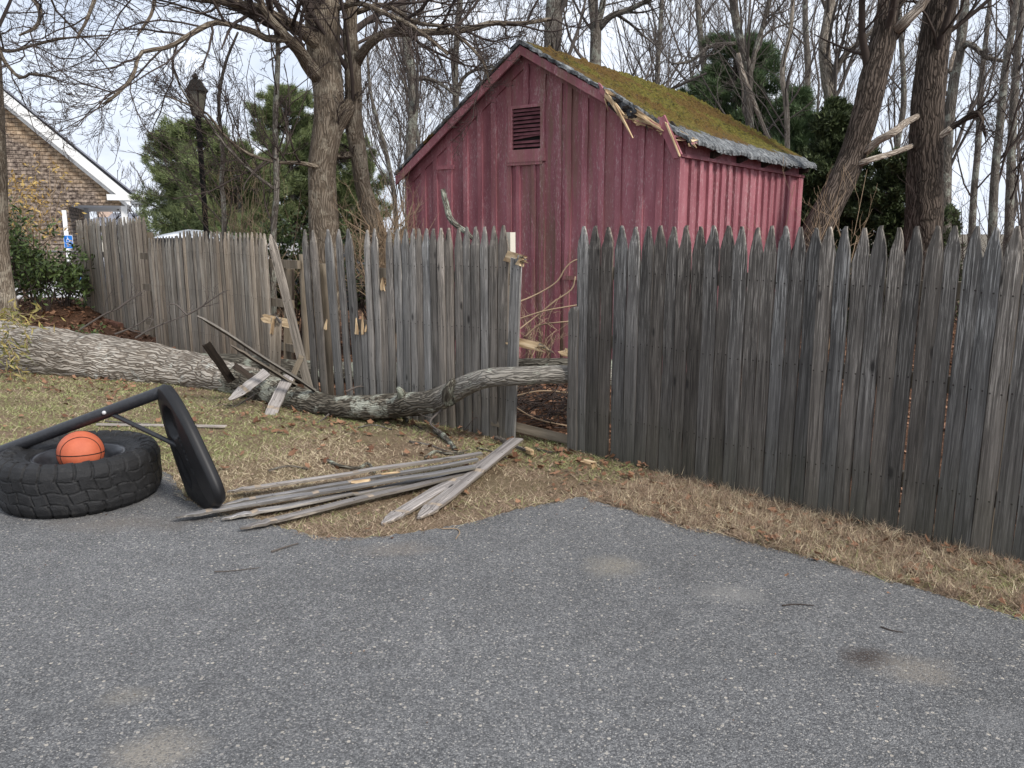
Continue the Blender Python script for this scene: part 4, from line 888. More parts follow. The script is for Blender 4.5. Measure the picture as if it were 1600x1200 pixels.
T('bare_tree', 'slimmer brown stem grown against the largest trunk with a long limb reaching right', [(600, 620, 9.6, 20), (592, 400, 9.5, 17), (583, 350, 9.4, 14), (567, 290, 9.3, 12), (560, 240, 9.2, 12.5), (552, 190, 9.15, 13), (552, 150, 9.1, 12.5), (551, 100, 9.1, 12), (547, 50, 9.1, 10), (550, 0, 9.1, 9), (560, -150, 9.3, 7), (580, -350, 9.6, 4)], 'bark_main', 'twig', 2,
  limbs=[[(556, 100, 9.1, 8), (572, 75, 9., 6.5), (600, 53, 8.9, 6), (640, 51, 8.9, 5.5), (700, 49, 8.9, 5), (740, 44, 8.9, 4.5), (768, 36, 8.9, 4), (810, 37, 8.9, 3.4), (860, 30, 9, 2.6)],
         [(565, 242, 9.25, 6), (545, 242, 9.15, 5), (526, 244, 9.05, 4)], [(556, 20, 9.1, 4), (600, 8, 9., 3.5), (650, 35, 8.8, 3), (700, 45, 8.7, 2.6), (750, 90, 8.6, 2), (765, 130, 8.5, 1.5)]], n1=8, counts=(6, 5, 4), lo=.45, s=26)
T('young_tree', 'thin sapling standing upright between lamp post and largest trunk', [(428, 620, 8.6, 5), (427, 380, 8.6, 5), (432, 300, 8.5, 4.6), (430, 200, 8.5, 4.3), (433, 120, 8.4, 4), (434, 70, 8.4, 3.4), (424, 10, 8.4, 2.8), (415, -80, 8.4, 2)], 'bark_grey', 'twig', 3, limbs=[[(430, 296, 8.5, 2.6), (395, 270, 8.3, 2.3), (350, 225, 8.1, 2), (322, 185, 8., 1.8), (290, 150, 7.9, 1.4), (268, 105, 7.9, 1)]], n1=14, counts=(4, 3), lo=.4, s=12, flare=.1, lf1=(.2, .35))
T('young_tree', 'crooked thin sapling just right of the lamp post', [(352, 600, 9.2, 4), (350, 340, 9.2, 3.6), (346, 290, 9.2, 3.4), (348, 240, 9.1, 3), (342, 160, 9., 2.6), (352, 100, 9., 2.2), (372, 50, 9, 1.6)], 'bark_grey', 'twig', 31, n1=14, counts=(4, 3), lo=.35, s=10, flare=.1, lf1=(.25, .4))
T('bare_tree', 'straight grey trunk just left of the shed roof', [(640, 480, 13.5, 9), (641, 330, 13.5, 8), (640, 260, 13.5, 7.4), (646, 160, 13.5, 7.4), (641, 100, 13.5, 7.2), (632, 38, 13.5, 6.5), (628, -20, 13.5, 6), (640, -200, 13.6, 5)], 'bark_grey', 'twig_grey', 4, limbs=[[(645, 125, 13.5, 3.2), (665, 122, 13.3, 3), (690, 132, 13.2, 2.6), (712, 150, 13.1, 1.8)]], n1=10, counts=(6, 5, 3), lo=.35)
T('bare_tree', 'narrow trunk rising behind the left slope of the shed roof', [(712, 480, 15, 6), (712, 300, 15, 6), (712, 160, 15, 5), (711, 110, 15, 4.6), (714, 60, 15, 4.4), (719, 0, 15, 4.2), (730, -160, 15, 3.4)], 'bark_grey', 'twig_grey', 5, limbs=[[(713, 158, 15, 3), (722, 125, 15, 2.6), (745, 108, 14.9, 2.2), (775, 104, 14.8, 1.6)]], n1=10, counts=(6, 5, 3), lo=.3)
T('bare_tree', 'straight ridged trunk rising right above the shed peak', [(862, 480, 14, 16), (862, 200, 14, 14), (863, 70, 14, 12.5), (867, 0, 14, 12.5), (874, -160, 14, 10)], 'bark_grey', 'twig_grey', 6, n1=9, counts=(6, 5, 4), lo=.35, lf1=(.3, .5))
T('bare_tree', 'forked trunk behind the moss covered roof', [(930, 480, 15, 11), (930, 200, 15, 10), (930, 95, 15, 8.6), (931, 45, 15, 8), (925, 0, 15, 6), (915, -120, 15, 5)], 'bark_grey', 'twig_grey', 7, limbs=[[(935, 45, 15, 5.5), (955, 25, 14.9, 4.6), (985, 14, 14.8, 4), (1025, -8, 14.6, 3), (1060, -40, 14.5, 2)], [(933, 40, 15, 5), (942, 5, 15, 4.5), (948, -60, 15, 3.6)]], n1=10, counts=(6, 5, 3), lo=.35)
T('bare_tree', 'fan shaped slender tree above the middle of the mossy roof', [(1025, 480, 18, 5), (1026, 200, 18, 4.4), (1028, 100, 18, 3.6), (1033, 20, 18, 3), (1036, -80, 18, 2)], 'bark_grey', 'twig_grey', 8, n1=22, counts=(6, 4), lo=.4, up=.4, lf1=(.35, .55))
T('bare_tree', 'forked thin tree with one pale stripped stem beside the dark green pine', [(1210, 480, 12.6, 7), (1172, 200, 12.7, 6), (1170, 115, 12.7, 6), (1161, 78, 12.7, 6), (1147, 10, 12.7, 6), (1140, -120, 12.7, 4.5)], 'bark_grey', 'twig_grey', 9,
  limbs=[['peeled', (1153, 84, 12.6, 3.2), (1162, 118, 12.5, 3.4), (1178, 160, 12.4, 3.4), (1196, 205, 12.3, 3), (1204, 220, 12.3, 2.6)], [(1172, 118, 12.7, 4), (1180, 80, 12.7, 3.8), (1192, 40, 12.7, 3.4), (1203, 0, 12.7, 3), (1215, -60, 12.7, 2)], [(1148, 68, 12.7, 3), (1110, 72, 12.5, 2.6), (1080, 95, 12.4, 2), (1050, 100, 12.3, 1.5)]], n1=12, counts=(6, 5, 3), lo=.35)
T('bare_tree', 'slim tan snag standing right of the dark green pine', [(1228, 480, 12, 5), (1230, 230, 12, 4), (1228, 160, 12, 4), (1222, 110, 12, 3.6), (1236, 40, 12, 3), (1240, -60, 12, 2)], 'bark_pale', 'twig_grey', 10, n1=12, counts=(5, 4), lo=.35, s=10)
T('bare_tree', 'pale smooth trunk between the shed corner and the leaning dark trunk', [(1302, 480, 14.5, 11), (1301, 215, 14.5, 9), (1298, 160, 14.5, 9), (1291, 110, 14.5, 8.5), (1288, 70, 14.5, 8.5), (1294, 30, 14.5, 7.5), (1299, -20, 14.5, 7), (1300, -160, 14.5, 5)], 'bark_pale', 'twig_grey', 11, limbs=[[(1300, 125, 14.5, 5), (1311, 100, 14.4, 4.2), (1325, 80, 14.3, 3.6), (1352, 58, 14.2, 3), (1370, 40, 14.1, 2.4)]], n1=10, counts=(6, 5, 4), lo=.35)
T('bare_tree', 'dark trunk leaning right with broken pale limbs', [(1215, 520, 9.6, 26), (1272, 372, 9.8, 23), (1307, 300, 9.9, 20), (1330, 250, 10, 19.5), (1349, 187, 10, 19), (1364, 125, 10, 18.5), (1380, 62, 10, 17.5), (1388, 0, 10, 15), (1398, -140, 10.1, 12)], 'bark_dark', 'twig_dark', 12,
  limbs=[['peeled', (1400, 46, 9.9, 8), (1418, 30, 9.8, 7.5), (1436, 12, 9.8, 7.5), (1450, -10, 9.7, 7), (1458, -40, 9.7, 6)], [(1388, 60, 10, 11), (1402, 45, 9.95, 10), (1416, 33, 9.85, 8.5)], [(1390, 20, 10, 8), (1404, 5, 10, 7), (1425, -25, 10, 5)],
         ['peeled', (1352, 238, 9.9, 6), (1372, 220, 9.8, 6), (1395, 208, 9.7, 6), (1418, 190, 10.2, 5), (1450, 174, 10.9, 4)], ['peeled', (1338, 258, 9.9, 5), (1362, 249, 9.8, 4.6), (1390, 241, 10., 4.2), (1420, 230, 10.5, 4), (1450, 218, 10.9, 3.6)], ], n1=7, counts=(6, 5, 4), lo=.6, s=30, flare=.2, disp=.09)
T('bare_tree', 'thickest dark straight trunk behind the right fence', [(1440, 560, 10.6, 29), (1443, 360, 10.6, 27), (1445, 280, 10.6, 25), (1448, 200, 10.6, 23.5), (1453, 130, 10.6, 22), (1461, 60, 10.6, 21.5), (1470, 0, 10.6, 22), (1478, -150, 10.6, 18)], 'bark_dark', 'twig_dark', 13,
  limbs=[[(1466, 214, 10.5, 4.4), (1490, 198, 10.4, 4.2), (1508, 186, 10.3, 4.6), (1527, 174, 10.2, 4.6), (1534, 182, 10.1, 3), (1536, 200, 10.1, 2.4), (1540, 214, 10.1, 1.4)], ['peeled', (1462, 216, 10.45, 4.6), (1476, 208, 10.4, 4.8), (1486, 200, 10.36, 4.6)]], n1=7, counts=(6, 5, 4), lo=.6, s=32, flare=.25, disp=.09)
T('bare_tree', 'grey green stem close behind the thickest dark trunk', [(1476, 520, 12.4, 9), (1477, 300, 12.4, 8.5), (1480, 215, 12.4, 8), (1490, 130, 12.4, 7), (1500, 75, 12.4, 7), (1508, 0, 12.4, 6), (1515, -120, 12.4, 4.5)], 'bark_grey', 'twig_grey', 14, limbs=[[(1502, 76, 12.4, 5), (1512, 68, 12.3, 4.4), (1524, 74, 12.2, 4), (1542, 90, 12.1, 3.6), (1568, 95, 12, 2.4)], ['peeled', (1484, 112, 12.2, 2.6), (1488, 92, 12.2, 3), (1492, 80, 12.2, 2)]], n1=10, counts=(6, 5, 3), lo=.35)
T('bare_tree', 'reddish slender trunk near the right edge of the view', [(1546, 520, 14, 8), (1553, 300, 14, 6), (1562, 200, 14, 5.5), (1572, 100, 14, 5), (1588, 0, 14, 4.6), (1600, -120, 14, 3.5)], 'bark_grey', 'twig', 15, n1=9, counts=(5, 5, 3), lo=.3)
T('bare_tree', 'second slender trunk at the very right edge', [(1573, 520, 15.5, 7), (1578, 300, 15.5, 6), (1583, 180, 15.5, 5.5), (1590, 80, 15.5, 5), (1598, 0, 15.5, 4), (1606, -120, 15.5, 3)], 'bark_grey', 'twig', 16, n1=9, counts=(5, 5, 3), lo=.3)
T('bare_tree', 'forking thin tree left of the pair of slender right trunks', [(1512, 520, 17, 6), (1520, 330, 17, 5), (1528, 230, 17, 4.4), (1534, 120, 17, 3.8), (1545, 20, 17, 3), (1550, -80, 17, 2)], 'bark_grey', 'twig', 17, n1=9, counts=(5, 5, 3), lo=.3, up=.3)
T('bare_tree', 'rough grey trunk at the far left edge in front of the shingled house', [(12, 505, 9.6, 15), (8, 440, 9.7, 11), (3, 380, 9.8, 9.5), (2, 300, 9.9, 9), (-2, 200, 10, 8.5), (-10, 60, 10.2, 8), (-20, -100, 10.4, 6), (-10, -300, 10.4, 3)], 'bark_main', 'twig', 18, limbs=[[(-20, 30, 10, 5), (0, 82, 9.6, 3.4), (10, 100, 9.5, 2.6), (32, 122, 9.4, 2.3), (50, 115, 9.3, 1.8), (90, 122, 9.2, 1)], [(-15, 60, 10, 4), (10, 80, 9.6, 2.4), (55, 70, 9.2, 2), (100, 60, 9, 1.6), (170, 55, 8.8, 1)], [(-12, -40, 10, 5), (30, -20, 9.4, 4), (60, 10, 9, 3.2), (58, 40, 8.8, 2.6), (30, 55, 8.6, 1.6)], [(-12, -120, 10.2, 5), (80, -90, 9.4, 4), (150, -40, 9, 3.2), (140, 20, 8.8, 2.6), (120, 60, 8.6, 1.6)],
   [(-12, -160, 10.2, 5), (120, -130, 9.4, 4.2), (230, -60, 9, 3.4), (240, 10, 8.8, 2.6), (215, 55, 8.6, 1.6)]], n1=8, counts=(5, 4, 3), lo=.55)
T('young_tree', 'slender many branched tree in the sky gap left of the shed', [(622, 480, 13, 4), (618, 330, 13, 3.6), (606, 250, 13, 3.2), (590, 190, 13, 2.8), (580, 150, 13, 2.2), (574, 90, 13, 1.6)], 'bark_grey', 'twig_grey', 19, n1=16, counts=(6, 5), lo=.3, up=.3, s=10, lf1=(.35, .55))
T('young_tree', 'twiggy small tree close behind the left slope of the shed', [(668, 480, 14, 3.6), (662, 320, 14, 3.2), (655, 230, 14, 2.8), (640, 150, 14, 2.2), (620, 110, 14, 1.6)], 'bark_grey', 'twig_grey', 20, n1=16, counts=(6, 5), lo=.3, up=.3, s=10, lf1=(.35, .55))
T('bare_tree', 'middle sized grey tree seen over the right end of the mossy roof', [(1120, 480, 17, 6), (1110, 200, 17, 5), (1098, 90, 17, 4.4), (1090, 0, 17, 4), (1085, -100, 17, 3)], 'bark_grey', 'twig_grey', 21, n1=9, counts=(5, 5, 3), lo=.3)
T('bare_tree', 'thin tree seen between the two big dark trunks', [(1405, 480, 16, 5), (1400, 260, 16, 4.5), (1412, 160, 16, 4), (1408, 60, 16, 3.5), (1400, -60, 16, 3)], 'bark_grey', 'twig_grey', 22, n1=9, counts=(5, 5, 3), lo=.3)
T('bare_tree', 'twiggy tree above the dark green pine at the shed end', [(1250, 480, 18, 5), (1255, 260, 18, 5), (1262, 120, 18, 4.4), (1258, 20, 18, 4), (1262, -80, 18, 3)], 'bark_grey', 'twig_grey', 23, n1=9, counts=(5, 5, 3), lo=.3)
# far woods: one mass of thin distant trees
rng = np.random.default_rng(50); mb = MB(); N = 52
by = rng.uniform(23, 50, N); bx = by*np.concatenate((rng.uniform(-.2, .75, 32), rng.uniform(-.8, -.2, 20))); bh = rng.uniform(8, 15, N); bh[32:] *= .38
Pt = np.stack([np.stack((bx+rng.normal(size=N)*.25*i*.5, by, -.6+bh*i/6), -1) for i in range(7)], 1); Rd = (rng.uniform(.035, .085, N)*np.where(np.arange(N) < 32, 1, .5))[:, None]*np.linspace(1, .3, 7)[None]
tubes(mb, Pt, Rd, 6)
for i, m_ in enumerate((12, 5, 4, 3)):
    Pt, Rd = grow(rng, Pt, Rd, m_, .2, 1, (.25, .45) if i == 0 else (.35, .6), (.4, .95), .3, .55, 5, .13); Rd = np.maximum(Rd, (.014, .008, .006, .0045)[i]); tubes(mb, Pt, Rd, 3)
tag(mb.build('far_woods', M['twig_grey'], None, True), 'mass of bare distant trees filling the view behind everything', 'woods', kind='stuff')

# ------------------------------------------------------------------ evergreens
def needles(rng, C, D, n, ln, wd, spread):
    """n thin triangles around each point C with main direction D"""
    C = np.repeat(C, n, 0); D = np.repeat(D, n, 0); d = nrm(D+rng.normal(size=C.shape)*spread); L = ln*rng.uniform(.6, 1.15, (len(C), 1))
    s_ = nrm(np.cross(d, rng.normal(size=C.shape)))*wd*.5; b = C+rng.normal(size=C.shape)*ln*.18
    return np.stack((b-s_, b+s_, b+d*L), 1).reshape(-1, 3)
def pine(name, label, px, Y, top_py, half_px, m, seed, nb=70, ncl=34, nn=20, ln=.14, wd=.011, low=.0, droop=-.05, group=None, shape=.8, trunkm='bark_grey'):
    b = P(px, 357, Y); h = P(px, top_py, Y)[2]; r = half_px*Y/F; o = empty(name, (b[0], b[1], -.1), label, 'evergreen tree', group); rng = np.random.default_rng(seed)
    mb = MB(); trunk_tube(mb, [(0, 0, 0, .14), (.05, 0, h*.5, .09), (0, .03, h*.97, .02)], 40, 10, .05); mb.build('trunk', M[trunkm], o, True, True)
    t = low+(1-low)*(np.arange(nb)+rng.random(nb))/nb; az = rng.uniform(0, 2*np.pi, nb); L = r*np.clip((1-t)**shape*1.05+.06, 0, 1)*rng.uniform(.55, 1.18, nb)
    b0 = np.stack((0*t, 0*t, t*h), -1); d = np.stack((np.cos(az), np.sin(az), .25+.5*t), -1); d = nrm(d)
    Pt = np.stack([b0+d*(L*k/4)[:, None]+np.array([0, 0, droop])*(L*(k/4)**2)[:, None] for k in range(5)], 1); Rd = (.012+.014*L/r)[:, None]*np.linspace(1, .3, 5)[None]
    mb = MB(); tubes(mb, Pt, Rd, 4); P2, R2 = grow(rng, Pt, Rd, 9, .22, 1, (.18, .42), (.4, .9), .12, .6, 5, .1); tubes(mb, P2, np.maximum(R2, .004), 3); mb.build('branches', M['twig'], o, True)
    mb = MB(); n2 = len(P2); pi = rng.integers(0, n2, nb*ncl*2); f = rng.uniform(.15, 1, len(pi))*3.999; i = f.astype(int); fr = (f-i)[:, None]
    C = P2[pi, i]*(1-fr)+P2[pi, i+1]*fr+rng.normal(size=(len(pi), 3))*.03; D = nrm(P2[pi, -1]-P2[pi, 0])+np.array([0, 0, .25])
    V = needles(rng, C, D, nn, ln, wd, .55); mb.add(V, T=np.arange(len(V)).reshape(-1, 3)); mb.build('foliage', M[m], o); return o
pine('pine_tree', 'broad soft pine behind the lamp post', 318, 17, 198, 112, 'pine1', 1, nb=120, shape=.4)
pine('pine_tree', 'tall pine between the lamp post and the largest trunk', 455, 18.5, 138, 125, 'pine1', 2, nb=130, shape=.6)
pine('pine_tree', 'low pine filling the space directly under the tall pine', 375, 16, 240, 115, 'pine1', 3, nb=90, shape=.35)
pine('pine_tree', 'small pine half hidden behind the two joined trunks', 550, 19, 215, 85, 'pine1', 4, nb=80, shape=.5)
pine('pine_tree', 'dark green pine behind the low end of the mossy roof', 1135, 15, 62, 125, 'pine2', 5, nb=130, shape=.42, low=.25, droop=-.15)
pine('pine_tree', 'drooping dark pine between the shed end and the pale trunk', 1235, 14, 140, 90, 'pine2', 6, nb=100, shape=.5, droop=-.2)
pine('spruce_tree', 'blackish spruce close against the right end of the shed', 1290, 12.6, 160, 80, 'holly', 7, nb=120, ncl=34, nn=16, ln=.09, wd=.03, shape=.45)
pine('spruce_tree', 'low blackish evergreen between the leaning trunk and the thickest trunk', 1385, 12, 245, 100, 'holly', 8, nb=90, ncl=34, nn=16, ln=.09, wd=.03, shape=.35)
pine('spruce_tree', 'small dark evergreen right of the thickest trunk foot', 1480, 13, 320, 30, 'holly', 9, nb=50, ncl=20, nn=14, ln=.09, wd=.03, shape=.4)
# ------------------------------------------------------------------ shrubs
def leaves(rng, C, n, ln, wd, spread=1., up=0.):
    C = np.repeat(C, n, 0)+rng.normal(size=(len(C)*n, 3))*ln*.5; d = nrm(rng.normal(size=C.shape)*spread+np.array([0, 0, up])); s_ = nrm(np.cross(d, rng.normal(size=C.shape)))*wd*.5
    L = ln*rng.uniform(.6, 1.2, (len(C), 1)); nrm_ = np.cross(d, s_)*4*rng.uniform(-.06, .06, (len(C), 1))
    V = np.stack((C, C+d*L*.5+s_+nrm_, C+d*L, C+d*L*.5-s_+nrm_), 1).reshape(-1, 3); return V
def shrub(name, label, base, ns, h, r, m, tw_, seed, nl=6, ln=.10, wd=.035, zoff=(.3, 1.), up=.5, lay=3, leafy=True, catg='shrub', twr=.012, squash=1., up2=.1, gens=(4, 4)):
    base = np.array(base, float); base[2] = float(mound(base[0], base[1])) if len(base) > 2 and base[2] == 0 else base[2]; o = empty(name, base, label, catg); rng = np.random.default_rng(seed)
    az = rng.uniform(0, 2*np.pi, ns); rr_ = r*rng.uniform(.2, 1, ns)
    e = np.stack((np.cos(az)*rr_*squash, np.sin(az)*rr_, h*rng.uniform(.6, 1.05, ns)), -1); b0 = np.stack((np.cos(az)*.12*r, np.sin(az)*.12*r, 0*az), -1)
    Pt = np.stack([b0+(e-b0)*np.array([k/5, k/5, (k/5)**.8])[None]+rng.normal(size=(ns, 3))*.025*k for k in range(6)], 1); Rd = np.full((ns, 6), twr)*np.linspace(1, .4, 6)[None]
    mb = MB(); tubes(mb, Pt, Rd, 5); a, ar = Pt, Rd
    for m_ in gens: a, ar = grow(rng, a, ar, m_, .25, 1, (.3, .5), (.4, 1.), up2, .65, 5, .15); ar = np.maximum(ar, .0016); tubes(mb, a, ar, 3)
    mb.build('stems', M[tw_], o, True)
    if leafy:
        C = a[:, 1:].reshape(-1, 3); V = leaves(rng, C, nl, ln, wd, 1., up*.3); mb = MB(); mb.add(V, np.arange(len(V)).reshape(-1, 4)); mb.build('leaves', M[m], o)
    return o
B3_ = lambda px, Y, z=0.: (*P(px, 430, Y)[:2], z)
shrub('evergreen_shrub', 'dark glossy leaved bush at the left end of the fence', B3_(60, 12.6), 11, .84, .70, 'rhodo', 'twig', 1, 2, .11, .04)
shrub('evergreen_shrub', 'low dark leafy bush reaching against the tallest fence', B3_(98, 13.2), 9, .72, .45, 'rhodo', 'twig', 2, 2, .10, .04)
shrub('evergreen_shrub', 'tall dark bush against the left trunk', B3_(5, 11.6), 11, 1.6, .5, 'rhodo', 'twig', 3, 2, .10, .035)
shrub('yellowing_shrub', 'yellow brown leaved shrub hanging over the dark bushes', B3_(42, 13.4), 14, 2.1, .65, 'yellow', 'twig_tan', 4, 1, .09, .03, gens=(4, 3))
shrub('evergreen_shrub', 'green bush seen through the break in the fence', B3_(455, 10.2), 16, 1.5, .6, 'rhodo', 'twig', 5, 3, .09, .03)
shrub('evergreen_shrub', 'dark green bush behind the snapped pickets of the middle fence', B3_(590, 10.6), 16, 1.35, .8, 'rhodo', 'twig', 6, 2, .09, .03)
shrub('brushy_shrub', 'tangle of bare tan stems behind the middle fence', B3_(612, 9.2), 30, 1.8, .5, 'yellow', 'twig_tan', 7, leafy=False, gens=(6, 5), up2=.2)
shrub('brushy_shrub', 'thin bare tan shoots above the left fence by the sapling', B3_(385, 10.6), 18, 2.3, .55, 'yellow', 'twig_tan', 8, leafy=False, gens=(4, 3), up2=.3, twr=.007)
shrub('brushy_shrub', 'arching bare tan stems between the sapling and the largest trunk', B3_(470, 9.6), 16, 1.9, .9, 'yellow', 'twig_tan', 9, leafy=False, gens=(4, 3), up2=.0, twr=.007)
shrub('brushy_shrub', 'bare reddish tan bush in the gap against the red wall', (.12, 7.35, 0), 13, .85, .5, 'yellow', 'twig_tan', 10, leafy=False, gens=(4, 3), up2=.1, twr=.006)
shrub('brushy_shrub', 'bare brown bush behind the right end of the picket fence', B3_(1545, 9.), 26, 1.9, .9, 'yellow', 'twig', 11, leafy=False, gens=(5, 4), up2=.2, twr=.008)
shrub('brushy_shrub', 'thin pale shoots at the foot of the leaning dark trunk', B3_(1290, 9.2), 14, 1.95, .5, 'yellow', 'twig_tan', 12, leafy=False, gens=(3, 3), up2=.3, twr=.006)
# arching canes across the gap
o = empty('arching_canes', P(800, 500, 6.6), 'long curved pale canes arching through the gap over the limb', 'canes'); OO = np.array(o.location)
for pts in ([(806, 474, 6.4), (842, 458, 6.5), (870, 440, 6.5), (884, 418, 6.5), (900, 406, 6.5), (930, 402, 6.5)], [(804, 520, 6.3), (830, 500, 6.4), (868, 470, 6.4), (893, 452, 6.4), (899, 432, 6.4)], [(818, 528, 6.4), (840, 510, 6.4), (870, 504, 6.3), (930, 500, 6.3)], [(806, 500, 6.4), (850, 486, 6.4), (905, 476, 6.4)], [(800, 620, 5.9), (835, 612, 5.9), (862, 611, 5.9), (900, 615, 5.9)], [(798, 632, 5.9), (840, 655, 5.85), (900, 668, 5.8)], [(860, 660, 5.9), (880, 640, 5.9), (900, 628, 5.9)]):
    mb = MB(); trunk_tube(mb, [(*(P(*q)-OO), .006) for q in pts], 20, 6, .1); mb.build('cane', M['twig_tan'], o, True)
# brush pile under the limb in the gap
rng = np.random.default_rng(9); n = 240; c = np.array([.12, 6.05, .02]); p0 = c+np.stack((rng.uniform(-.42, .5, n), rng.uniform(-.25, .55, n), rng.uniform(0, .32, n)), -1)
d = nrm(np.stack((rng.normal(size=n), rng.normal(size=n)*.5, rng.normal(size=n)*.35), -1))*rng.uniform(.15, .45, (n, 1)); Pt = np.stack([p0+d*(k/4-.5)+rng.normal(size=(n, 3))*.012 for k in range(5)], 1)
mb = MB(); tubes(mb, Pt, np.full((n, 5), .0035), 4); tag(mb.build('brush_pile', M['twig'], None, True), 'dark heap of dead twigs under the limb in the gap', 'brush', kind='stuff')
# drooping bamboo like sprays over the log at the left edge
o = empty('drooping_spray', P(10, 500, 8.1), 'yellow green drooping leafy spray over the left end of the log', 'foliage'); OO = np.array(o.location); rng = np.random.default_rng(12); mb = MB(); ml = MB()
for pts in ([(-30, 500, 8.1), (0, 488, 8.1), (25, 500, 8.0), (40, 520, 7.95), (42, 545, 7.9)], [(-40, 510, 8.0), (0, 520, 7.9), (18, 545, 7.85), (28, 575, 7.85), (33, 590, 7.85)], [(-20, 495, 8.1), (20, 490, 8.1), (50, 492, 8.1), (75, 500, 8.1)], [(-30, 530, 7.9), (-5, 530, 7.9), (12, 548, 7.85), (16, 562, 7.8)]):
    c = cat([P(*q)-OO for q in pts], 16); tubes(mb, c[None], np.full((1, 16), .004), 4); V = leaves(rng, c[3:], 6, .10, .018, .6, -.35); ml.add(V, np.arange(len(V)).reshape(-1, 4))
mb.build('stem', M['twig_tan'], o, True); ml.build('leaves', M['olive'], o)
shrub('ground_plant', 'small bright green leafy weed behind the log', (*P(112, 505, 8.75)[:2], 0), 8, .22, .14, 'rhodo', 'twig_tan', 21, 2, .06, .03, catg='plant', twr=.003)

# ------------------------------------------------------------------ lamp post
LY = 14.; lb = P(322, 357, LY); lp_ = empty('lamp_post', (lb[0], lb[1], 0), 'tall black lamp post with a glass lantern among the trees', 'street lamp'); S = LY/F
z0 = P(322, 182, LY)[2]; z1 = P(322, 143, LY)[2]; z2 = P(322, 119, LY)[2]
lathe(MB(), [(.001, 0), (.11, 0), (.11, .25), (.06, .3), (.045, .5), (.043, z0-.12), (.05, z0-.1), (.045, z0-.03), (.07, z0)], 20).build('pole', M['lampblack'], lp_, True)
gl = material('smoky_lantern_glass', lambda nt, b: ((.10, .095, .075), None), .25, .5)
M['bronze'] = plain('dark_bronze_metal', (.009, .008, .007), (.018, .016, .013), 20., .6, .12)
n6 = 6; a6 = np.arange(n6)*np.pi/3
def ring(r, z): return np.stack((np.cos(a6)*r, np.sin(a6)*r, np.full(n6, z)), -1)
V = np.vstack((ring(.085, z0+.01), ring(.165, z1))); mb = MB(); mb.add(V, [(i, (i+1) % 6, 6+(i+1) % 6, 6+i) for i in range(6)], ng=[list(range(6))[::-1]]); mb.build('lantern_glass', gl, lp_)
mb = MB()
for i in range(6): tubes(mb, np.stack((V[i], (V[i]+V[6+i])/2, V[6+i]))[None]*np.array([1.02, 1.02, 1]), np.full((1, 3), .010), 6)
mb.build('lantern_frame', M['bronze'], lp_)
mb = MB(); zz = z2-z1; V = np.vstack((ring(.205, z1-.005), ring(.195, z1+.02), ring(.13, z1+zz*.45), ring(.085, z1+zz*.75), ring(.04, z1+zz*.8), ring(.055, z2-.01), ring(.01, z2+.05)))
mb.add(V, [(k*6+i, k*6+(i+1) % 6, k*6+6+(i+1) % 6, k*6+6+i) for k in range(6) for i in range(6)], ng=[list(range(6))[::-1]]); mb.build('lantern_roof', M['bronze'], lp_)

# ------------------------------------------------------------------ shingled house
HY = 23.; hb = P(105, 357, HY); ho = empty('shingled_house', (hb[0], hb[1], -.1), 'weathered tan shingle house with white roof trim and open porch at far left', 'house', rz=math.radians(24)); HO = np.array(ho.location)
MH = (Matrix.Translation(Vector(HO)) @ Matrix.Rotation(math.radians(24), 4, 'Z')).inverted()
def hp_(px, py, dy=0.):
    a = MH @ Vector((0, 0, H)); b = MH @ Vector(np.array((0, 0, H))+ray(px, py)); d = b-a; return np.array(a+d*((dy-a.y)/d.y))
def shing(nt, b):
    o = nd(nt, 'ShaderNodeTexCoord').outputs['Object']; s_ = nd(nt, 'ShaderNodeSeparateXYZ', {0: o})
    v = nd(nt, 'ShaderNodeCombineXYZ', {'X': s_.outputs['X'], 'Y': s_.outputs['Z'], 'Z': s_.outputs['Y']}).outputs[0]
    br = nd(nt, 'ShaderNodeTexBrick', {'Vector': v, 'Scale': 1., 'Color1': (0.25, 0, 0, 1), 'Color2': (1, 0, 0, 1), 'Mortar': (0, 0, 0, 1), 'Mortar Size': .005, 'Brick Width': .14, 'Row Height': .105, 'Bias': 0.})
    n1 = noise(nt, o, .9, 4, .6); n2 = noise(nt, vmap(nt, o, (7, 7, 12)), 1., 5, .7)
    c = mix(nt, ramp(nt, n2, (.35, 0.), (.65, 1.)), (.26, .165, .095), (.52, .39, .25))
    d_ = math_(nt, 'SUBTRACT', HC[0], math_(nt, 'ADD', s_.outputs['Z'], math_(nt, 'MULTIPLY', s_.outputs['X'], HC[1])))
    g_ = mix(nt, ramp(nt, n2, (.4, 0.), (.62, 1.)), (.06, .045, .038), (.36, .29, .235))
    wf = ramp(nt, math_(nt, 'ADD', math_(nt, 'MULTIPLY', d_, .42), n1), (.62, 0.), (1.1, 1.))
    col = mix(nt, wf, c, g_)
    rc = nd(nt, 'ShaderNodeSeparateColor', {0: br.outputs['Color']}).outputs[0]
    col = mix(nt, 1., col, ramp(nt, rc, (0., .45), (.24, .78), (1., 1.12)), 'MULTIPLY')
    col = mix(nt, 1., col, ramp(nt, math_(nt, 'FRACT', math_(nt, 'DIVIDE', s_.outputs['Z'], .105)), (.0, .25), (.16, .75), (.3, 1.)), 'MULTIPLY')  # shadow line of each shingle row, painted into the colour
    return col, (br.outputs['Fac'], -.02)
_a = hp_(-190, -18); _b = hp_(203, 306); HC = (_a[2]+_a[0]*(_a[2]-_b[2])/(_b[0]-_a[0]), (_a[2]-_b[2])/(_b[0]-_a[0]))
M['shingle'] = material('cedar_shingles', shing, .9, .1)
e1 = hp_(0, 135); pk_ = hp_(-190, -18); e2 = hp_(203, 306)
wl_ = hp_(106, 320); zt = lambda x: np.interp(x, [pk_[0], e2[0]], [pk_[2], e2[2]])
